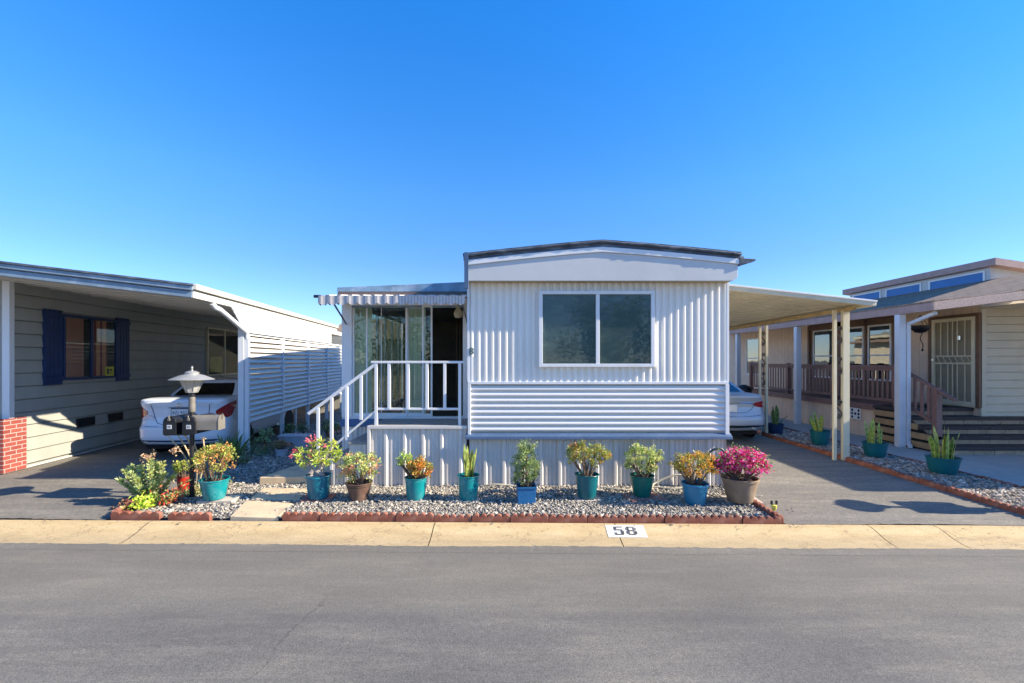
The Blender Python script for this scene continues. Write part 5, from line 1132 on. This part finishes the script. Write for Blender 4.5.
# 2 desert rose with pink flowers
t, h, r, s = potted('teal glazed pot of desert rose with narrow leaves and pink flowers by the path', 318.5, 499, 476, 25, 19, M_tealb, .03, ground=.06)
q = MB()
q.tube(smooth_line([(0, 0, h-.05), (.015, .0, h+.06), (.03, 0, h+.16), (.02, 0, h+.25)], 4), [.085, .08, .075, .065, .055, .05, .04, .036, .034, .032, .028, .026, .022], 10)
q.tube(smooth_line([(-.05, -.03, h-.04), (-.10, -.03, h+.01), (-.06, -.02, h+.06)], 4), [.045]*9, 8); q.tube(smooth_line([(.06, -.03, h-.05), (.03, -.05, h+.02), (-.02, -.03, h+.05)], 4), [.04]*9, 8)
adt = [(-.30, -.02, h+.26), (-.27, .03, h+.36), (-.14, .0, h+.30), (-.10, .05, h+.42), (.02, -.03, h+.33), (.04, .02, h+.46), (.14, 0, h+.36), (.20, .02, h+.45), (.27, -.02, h+.24), (.30, .0, h+.34), (.12, -.06, h+.22), (-.02, -.08, h+.24), (-.22, .0, h+.2), (.18, .08, h+.3), (-.08, .1, h+.3)]
for a in adt: q.tube(smooth_line([(.02, 0, h+.10+random.uniform(0, .1)) if a[0] > -.2 else (-.08, -.02, h+.02), (a[0]*.5, a[1]*.5, h+.14+random.uniform(0, .08)), a], 4), [.02-.012*i/8 for i in range(9)], 6)
q.build('stem', M_barkg, t, smooth=True)
q = MB(); fl = MB()
for i, a in enumerate(adt):
    for j in range(34):
        d = (rnd_dir(-.5)+Vector((a[0]*.8, 0, .25))).normalized(); p = Vector(a)-Vector((a[0]*.15, 0, .10*random.random())); leaf(q, p, d, rnd_dir(0), random.uniform(.06, .11), random.uniform(.016, .024), pick(((.36, .40, .06), (.26, .34, .05), (.46, .46, .10), (.17, .25, .05))), .15, .1)
for a in ((-.30, -.03, h+.33), (-.33, -.02, h+.27), (-.27, .0, h+.24), (-.13, -.04, h+.50), (-.08, -.03, h+.47), (-.16, 0, h+.46), (-.10, -.05, h+.29), (.10, -.07, h+.40), (-.05, -.02, h+.51)):
    for j in range(10): leaf(fl, Vector(a)+Vector(RNG.normal(0, .018, 3)), rnd_dir(-.4), rnd_dir(0), .034, .026, pick(((.50, .10, .13), (.55, .16, .17), (.42, .06, .09))), .1)
q.build('foliage', M_leaf, t); fl.build('flower', M_petal, t)
# 3 jade in brown pot
t, h, r, s = potted('dark brown plastic pot of jade with pale pink tips beside the porch steps', 359, 502, 483, 26, 15, M_brownpot, .015)
jade(t, h, r, .235, (502-456)/s, LT+((.50, .24, .14), (.13, .18, .06)), 70, .038, .028)
# 4 orange jade
t, h, r, s = potted('bright teal pot of orange and green jade before the porch skirting', 416, 500, 478, 23, 17.5, M_teal, .012, ground=.045)
jade(t, h, r, .17, (500-462)/s, OR, 55, .036, .028, shift=.05, low=-.02); jade(t, h, r, .11, (500-457)/s, ((.17, .26, .05), (.24, .30, .07)), 18, .034, .026, shift=-.16, low=.10, fol='green_foliage')
# 5 sword plant
t, h, r, s = potted('bright teal pot of tall yellow edged sword leaves before the deck corner', 468.5, 500, 476, 22.5, 17.5, M_teal, .012, ground=.045)
sword_plant(t, h, r, (500-443)/s, .10, 10, .05)
# 6 square blue planter
t, h, r, s = potted('square blue planter of upright dense green bush', 526, 504, 486, 19.5, 18, M_bluepot, .03, True)
jade(t, h, r, .155, (504-445)/s, ((.10, .16, .05), (.17, .22, .08), (.06, .10, .04), (.26, .30, .11)), 120, .034, .017, per=13, low=-.03, zc=h+.22)
# 7 jade tree
t, h, r, s = potted('blue teal pot of spreading dark jade tree, left of the green pot', 587, 499, 475, 24, 17.5, M_teald, .012, ground=.045)
jade(t, h, r, .30, (499-445)/s, ((.20, .22, .05), (.12, .16, .045), (.28, .26, .06), (.30, .16, .05)), 85, .036, .028, low=.08, zc=h+.26)
# 8 pale jade green pot
t, h, r, s = potted('green plastic pot of pale yellow green jade leaning right', 642, 497, 476, 24, 16.5, M_greenpot, .012, ground=.045)
jade(t, h, r, .23, (497-448)/s, LT, 75, .036, .028, shift=.0, low=.0); jade(t, h, r, .07, (497-455)/s, LT, 12, .036, .028, shift=.27, low=.14, fol='side_foliage')
# 9 orange bush in sky blue pot
t, h, r, s = potted('sky blue pot of bushy golden orange leaved jade', 695, 506, 484, 26, 18.5, M_sky_pot, .035)
jade(t, h, r, .285, (506-455)/s, ((.46, .25, .03), (.36, .29, .05), (.20, .21, .05), (.50, .19, .03), (.11, .14, .04)), 110, .032, .024, low=.03)
# 10 pink bougainvillea
t, h, r, s = potted('large tan clay pot of bright pink bougainvillea at the driveway corner', 740, 503, 479, 35, 24, M_claypot, .035, ground=.06)
tips = []
while len(tips) < 130:
    v = rnd_dir(-.35); f = random.uniform(.4, 1)**.5; bu = 1+.2*math.sin(v.x*6+1)*math.cos(v.z*7+v.y*5); tips.append(Vector((v.x*.34*f*bu+.05, v.y*.28*f*bu, h+.17+v.z*.20*f*bu)))
for _ in range(16): tips.append(Vector((-.33+random.uniform(-.07, .06), random.uniform(-.1, .1), h+.12+random.uniform(-.05, .14))))
branches(t, h, r, tips[:40]+tips[-10:], M_bark, .010)
q = MB(); fl = MB()
for i, a in enumerate(tips):
    for j in range(16 if i < 130 else 7):
        leaf(fl, a+Vector(RNG.normal(0, .025, 3)), rnd_dir(-.6), rnd_dir(0), random.uniform(.026, .042), random.uniform(.022, .032), pick(((.50, .022, .15), (.56, .05, .21), (.36, .012, .10), (.62, .14, .30))), .2)
    for j in range(5): leaf(q, a*.97+Vector((0, 0, .02))+Vector(RNG.normal(0, .04, 3)), rnd_dir(-.6), rnd_dir(0), .04, .026, pick(GR))
fl.build('flower', M_petal, t); q.build('foliage', M_leaf, t)
# right-hand strip
for (px_, by, tp, wt, wb, m_, top, lab, n_) in ((943, 474, 458, 28, 21, M_teald, 424, 'large teal bowl of tall yellow edged sword leaves nearest the camera on the right strip', 15),
        (875, 457, 443, 22, 17, M_teald, 419, 'teal bowl of yellow edged sword leaves just behind the front carport post', 10),
        (820, 445, 431, 18, 14, M_teald, 411, 'teal pot of sword leaves between the two carport posts', 12), (775.5, 434, 424, 15, 12, M_navy, 404, 'navy blue pot of dark sword leaves farthest back beside the rear carport post', 9)):
    t, h, r, s = potted(lab, px_, by, tp, wt, wb, m_, .02, ground=.045, group='potted sword plants on the right gravel strip')
    dark = m_ is M_navy
    sword_plant(t, h, r, (by-top)/s, .14 if not dark else .28, n_, .075, *( (((.07, .12, .04), (.10, .15, .05)), (.16, .22, .07)) if dark else (((.24, .30, .05), (.16, .24, .05)), (.50, .50, .09))))

# pavers under the pots
def paver(px_, py_, w_, d_, m_, lab, rzv=0, h=.035, rnd=False):
    p = G(px_, py_, .02); q = MB()
    if rnd: q.lathe([(w_/2, 0), (w_/2, h), (0, h)], n=20)
    else: q.box(-w_/2, w_/2, -d_/2, d_/2, 0, h)
    o = q.build('paver', m_, bevel=.006); o.location = (p.x, p.y+.05, .008); o.rotation_euler = (0, 0, rzv); tag(o, lab, 'paver'); return o
paver(218, 502, .46, .30, M_palepav, 'tan slab under the teal pot beside the lamp post', .05, .055)
paver(317, 500.5, .40, .30, M_paver, 'red paver under the desert rose pot', .12, .045)
paver(414, 502, .33, .2, M_palepav, 'pale paver under the orange jade pot', .02)
paver(467, 502, .33, .2, M_palepav, 'pale paver under the sword plant pot at the deck corner', -.03)
paver(588, 500.5, .36, .26, M_palepav, 'pale paver under the dark jade tree pot', .1)
paver(645, 499.5, .52, .34, M_paver, 'reddish paver under the green pot', .2)
paver(743, 502.5, .46, .30, M_palepav, 'tan paver under the pink bougainvillea pot', -.1, .045)
for px_, py_, lab in ((943, 475.5, 'round tan saucer under the large teal bowl on the right strip'), (875, 458, 'round tan saucer under the teal bowl behind the front carport post'), (820, 446, 'round tan saucer under the teal pot between the carport posts')):
    o = paver(px_, py_, .44, .4, M_claypot, lab, rnd=True, h=.03); o['category'] = 'saucer'

# ------------------------------------------------------------------ planting round the lamp post
def clump(name, label, loc, cat='shrub', group=None): return thing(name, label, cat, loc, random.uniform(0, 6), group)
e = clump('shrub', 'grey green euphorbia clump by the left driveway edge', G(150, 503)); e.rotation_euler.z = 0; e.scale = (1.12, 1.0, 1.1)
q = MB(); st = MB(); bx = [(-.30, 0, .38), (-.22, -.05, .30), (-.15, .05, .42), (-.08, -.1, .30), (0, 0, .50), (.06, -.08, .42), (.12, .05, .46), (.20, -.05, .36), (.05, .12, .40), (-.2, .1, .25), (.24, .05, .30), (-.02, -.15, .22), (.14, -.14, .26), (-.33, -.05, .28), (-.12, -.14, .38), (.02, .08, .46), (-.27, .06, .42)]
for a in bx:
    A = Vector(a); B = Vector((a[0]*.3, a[1]*.3, 0)); pts_ = smooth_line([B, B.lerp(A, .5)+Vector((0, 0, .03)), A], 5); st.tube(pts_, .008, 5)
    for i, p in enumerate(pts_[2:]):
        for j in range(20):
            d = (rnd_dir(-.3)+(A-B).normalized()*.7).normalized(); leaf(q, p, d, rnd_dir(0), random.uniform(.045, .075), .022, pick(((.26, .31, .12), (.33, .37, .16), (.18, .22, .09), (.38, .40, .15))))
st.build('stem', M_stalk, e); q.build('foliage', M_leaf, e)
fl = MB()
for a in ((-.02, 0, .56), (.02, .02, .58), (.28, 0, .64), (.31, .02, .65), (-.05, -.03, .55)):
    for j in range(22): leaf(fl, Vector(a)+Vector(RNG.normal(0, .022, 3)), rnd_dir(-.3), rnd_dir(0), .03, .02, pick(((.40, .27, .15), (.48, .32, .20))))
fl.build('seed_head', M_petal, e)
e = clump('shrub', 'small bright lime green shrub at the front of the lamp post bed', G(143, 511.5))
q = MB()
for i in range(190): p = Vector(RNG.normal(0, 1, 3))*.06; p.z = abs(p.z)*1.3+.03; leaf(q, p+Vector((0, 0, .02)), rnd_dir(-.1), rnd_dir(0), .05, .034, pick(((.36, .44, .04), (.26, .38, .04), (.42, .46, .08))))
q.build('foliage', M_leaf, e)
e = clump('shrub', 'low dark red leaved plant along the driveway edge of the lamp post bed', G(124, 511)); e.rotation_euler.z = 0
q = MB()
for i in range(260): p = Vector((np.clip(RNG.normal(0, .10), -.2, .2), .08+abs(RNG.normal(.0, .10)), abs(RNG.normal(0, .035))+.01)); leaf(q, p, rnd_dir(-.1), rnd_dir(0), .05, .03, pick(((.14, .03, .03), (.22, .06, .04), (.09, .04, .03), (.20, .13, .06))))
q.build('foliage', M_leaf, e)
e = clump('shrub', 'red and orange leaved plant leaning between the euphorbia and the red pot', G(168, 507)); e.rotation_euler.z = 0
q = MB()
for i in range(320): x = RNG.normal(0, .11); p = Vector((x, RNG.normal(0, .07), abs(RNG.normal(0, .07))+.02+max(0, x)*.9)); leaf(q, p, rnd_dir(-.1), rnd_dir(0), .06, .024, pick(((.42, .05, .03), (.34, .10, .04), (.18, .22, .06), (.30, .28, .10), (.12, .17, .05))))
q.build('foliage', M_leaf, e)
# red pot with yellow succulent
t, h, r, s = potted('small red pot of yellow green succulents behind the lamp post', 184, 491, 477, 13, 10, M_redpot, .015)
jade(t, h, r, .12, (491-463)/s, YG+((.12, .24, .05),), 26, .04, .024)
# dried flower stalks
e = thing('dried_flower', 'tall dried flower stalks leaning beside the lamp post', 'dried plant', G(193, 496)+Vector((0, .06, 0)))
q = MB(); fl = MB(); bas = G(193, 496)
for (px_, py_, bx_) in ((162, 436, .02), (175, 434, 0), (181, 437, .03), (189, 441, .05), (201, 440, .02), (186, 451, .01)):
    y = bas.y; tip = Vector(((px_-512)/F*y-bas.x, random.uniform(-.06, .06), CAMZ-(py_-HY)/F*y)); b = Vector((bx_-.02, .02, .05)); q.tube(smooth_line([b, b.lerp(tip, .5)+Vector((.06, 0, .06)), tip], 5), .009, 5)
    for j in range(16): leaf(fl, tip+Vector(RNG.normal(0, .014, 3)), rnd_dir(-.3), rnd_dir(0), .028, .018, pick(((.40, .30, .16), (.5, .36, .2), (.28, .2, .11))))
q.build('stalk', M_stalk, e); fl.build('seed_head', M_petal, e)
# ground cover round the lamp post and side yard plants
e = clump('shrub', 'low green ground cover behind the red pot at the lamp post foot', G(200, 494))
q = MB()
for i in range(420): p = Vector((RNG.normal(0, .2), RNG.normal(.0, .10), abs(RNG.normal(0, .05))+.01)); leaf(q, p, rnd_dir(-.1), rnd_dir(0), .05, .028, pick(((.10, .16, .05), (.18, .23, .07), (.26, .22, .10))))
q.build('foliage', M_leaf, e)
e = thing('aloe', 'spiky green strap leaved plant beside the left carport post', 'plant', G(231, 462, 0)); sword_plant(e, .05, .22, .62, .5, 46, .03, ((.09, .16, .05), (.14, .2, .06)), (.14, .2, .06))
def bush(label, px_, py_, topy, wpx, cols, n, name='shrub', stem=True, lf=.06, lw=.035, base=None):
    p = G(px_, py_); s = F/p.y; e = clump(name, label, p, 'shrub'); H_ = (py_-topy)/s; W_ = wpx/2/s; q = MB(); st_ = MB()
    for i in range(n):
        v = rnd_dir(-.6); f = random.random()**.4; c = Vector((v.x*W_*f, v.y*W_*f, H_*.58+v.z*H_*.42*f))
        for j in range(7): leaf(q, c+Vector(RNG.normal(0, .03, 3)), rnd_dir(-.3), rnd_dir(0), lf*random.uniform(.7, 1.2), lw, pick(cols))
        if stem and i % 5 == 0: st_.tube([(0, 0, 0), (c.x*.3, c.y*.3, H_*.35), tuple(c)], .009, 5)
    q.build('foliage', M_leaf, e)
    if stem: st_.build('stem', M_bark, e)
    return e
DG = ((.10, .16, .06), (.14, .21, .08), (.07, .11, .045)); bush('small grey green shrub just right of the left carport post', 265, 452, 429, 17, ((.16, .22, .12), (.22, .28, .14)), 26, lf=.08, lw=.05)
bush('red tinged low succulent beneath the louvred screen', 279, 453, 442, 26, ((.28, .12, .08), (.22, .16, .09), (.12, .14, .06)), 30)
bush('dark leafy plant in the white planter under the louvred screen', 291, 440, 424, 14, DG, 26)
bush('dark green plant under the second bay of the louvred screen', 303, 436, 424, 11, DG, 18)
bush('leafy green shrub behind the handrail by the porch corner', 328, 440, 418, 18, DG, 30)
bush('shrub with red blooms next to the porch corner', 337, 436, 424, 8, DG+((.5, .05, .06),), 14)
bush('low green cover at the foot of the left carport post', 252, 458, 448, 40, DG, 40, stem=False)
bush('green plants low beside the raised step slab', 240, 466, 457, 26, DG+((.22, .1, .08),), 26, stem=False)
pb = MB(); pb.box(-.30, .30, -.14, .14, 0, .26); pb.box(-.32, .32, -.16, .16, .26, .30); o = pb.build('planter_box', M_whitepl, bevel=.006); o.location = G(293, 449)+Vector((0, .1, 0)); tag(o, 'white planter box below the first bay of the louvred screen', 'planter')
t, h, r, s = potted('small pale lilac pot of trailing plants under the louvred screen', 282, 457, 449, 13, 10, M_whitepl, .015, group='pots under the screen'); jade(t, h, r, .14, (457-443)/s, ((.24, .14, .09), (.13, .17, .06)), 20)
stk = thing('garden_stake', 'thin garden stake with a pale cap under the louvred screen', 'garden stake', G(278, 448)); MB().box(-.008, .008, -.008, .008, 0, .52).build('rod', M_black, stk); MB().lathe([(0, .50), (.03, .51), (.028, .56), (0, .57)], n=10).build('cap', M_cream, stk, smooth=True)

# ------------------------------------------------------------------ small things in the bed
e = thing('solar_light', 'little yellow solar stake light at the driveway corner of the bed', 'garden light', G(774, 519, .0))
MB().lathe([(.010, 0), (.010, .12), (.006, .12)], n=8).build('stake', M_cream, e); MB().lathe([(.012, .10), (.030, .13), (.034, .17), (.0, .18)], n=10).build('lens', mat('yellow_lens', (.72, .66, .12), .3, .1), e, smooth=True)
q = MB()
for sx in (-.03, .03): q.box(sx-.009, sx+.009, -.01, .01, .18, .225)
q.build('prong', M_black, e)
hz = lambda px_, py_, y: Vector(((px_-512)/F*y, y, CAMZ-(py_-HY)/F*y))
q = MB(); q.tube(smooth_line([hz(690, 478, 6.85), hz(702, 462, 6.84), hz(710, 452, 6.82), hz(718, 448.5, 6.80), hz(724, 452, 6.8), hz(727, 470, 6.84), hz(729, 486, 6.84)], 6), .017, 8); o = q.build('garden_hose', M_hose, smooth=True); tag(o, 'dark hose arching up the skirting behind the pink bougainvillea', 'hose')
q = MB(); q.tube(smooth_line([(1.35, 6.80, .05), (1.7, 6.70, .04), (2.1, 6.80, .055), (2.4, 6.72, .05), (2.75, 6.82, .12), (2.5, 6.86, .22), (2.15, 6.84, .10), (2.05, 6.7, .05)], 6), .015, 8); o = q.build('garden_hose', M_hosew, smooth=True); tag(o, 'pale hose lying along the skirting behind the green pot', 'hose')
q = MB(); q.tube(smooth_line([(-.52, 6.84, .04), (-.3, 6.8, .09), (-.05, 6.82, .075), (.15, 6.84, .04)], 6), .012, 8); o = q.build('garden_hose', M_hosew, smooth=True); tag(o, 'short pale hose loop against the skirting beside the square blue planter', 'hose')
# dry leaves scattered in the gutter
q = MB()
for i in range(46):
    x = random.uniform(-6, 6); y = Yb(x)-abs(RNG.normal(0, .10)); q_z = np.interp(y-Yc(x), [p*.98 for p, _ in prof[2:8]], [z for _, z in prof[2:8]])
    leaf(q, Vector((x, y, q_z+.006)), Vector((random.uniform(-1, 1), random.uniform(-1, 1), .05)), Vector((0, 0, 1)), random.uniform(.015, .04), random.uniform(.008, .018), pick(((.20, .12, .05), (.12, .08, .04), (.3, .2, .1))), .3)
o = q.build('leaf_litter', M_leaf); o['kind'] = 'stuff'; tag(o, 'scattered dry leaf bits along the tan kerb', 'dry leaves')

# ------------------------------------------------------------------ trees across the street, mirrored in the glass
def tree(label, loc, hgt, rad, n, gap=0):
    t = thing('tree', label, 'tree', loc); tr = MB(); tr.tube(smooth_line([(0, 0, -.1), (.08, .05, hgt*.25), (0, 0, hgt*.55)], 5), [.2-.012*i for i in range(11)], 10)
    q = MB(); cs = [Vector((RNG.normal(0, rad*.5), RNG.normal(0, rad*.5), hgt*.62+RNG.normal(0, hgt*.17))) for _ in range(22)]
    for c in cs:
        tr.tube(smooth_line([(0, 0, hgt*random.uniform(.25, .5)), (c.x*.5, c.y*.5, c.z*.8), tuple(c)], 3), [.06-.006*i for i in range(7)], 6); g = random.choice(DG+((.2, .27, .09),))
        for i in range(n): leaf(q, c+Vector(RNG.normal(0, rad*.2, 3)), rnd_dir(-.6), rnd_dir(0), .17, .10, jit(tuple(x*.6 for x in g)))
    tr.build('trunk', M_bark, t, smooth=True); q.build('crown', M_leaf, t)
tree('leafy green tree across the street, mirrored in the sliding glass door', (-6.2, -9.0, -.1), 4.6, 2.2, 190)
tree('broad green tree across the street, mirrored in the wide front window', (5.6, -10.5, -.1), 5.2, 2.3, 330)
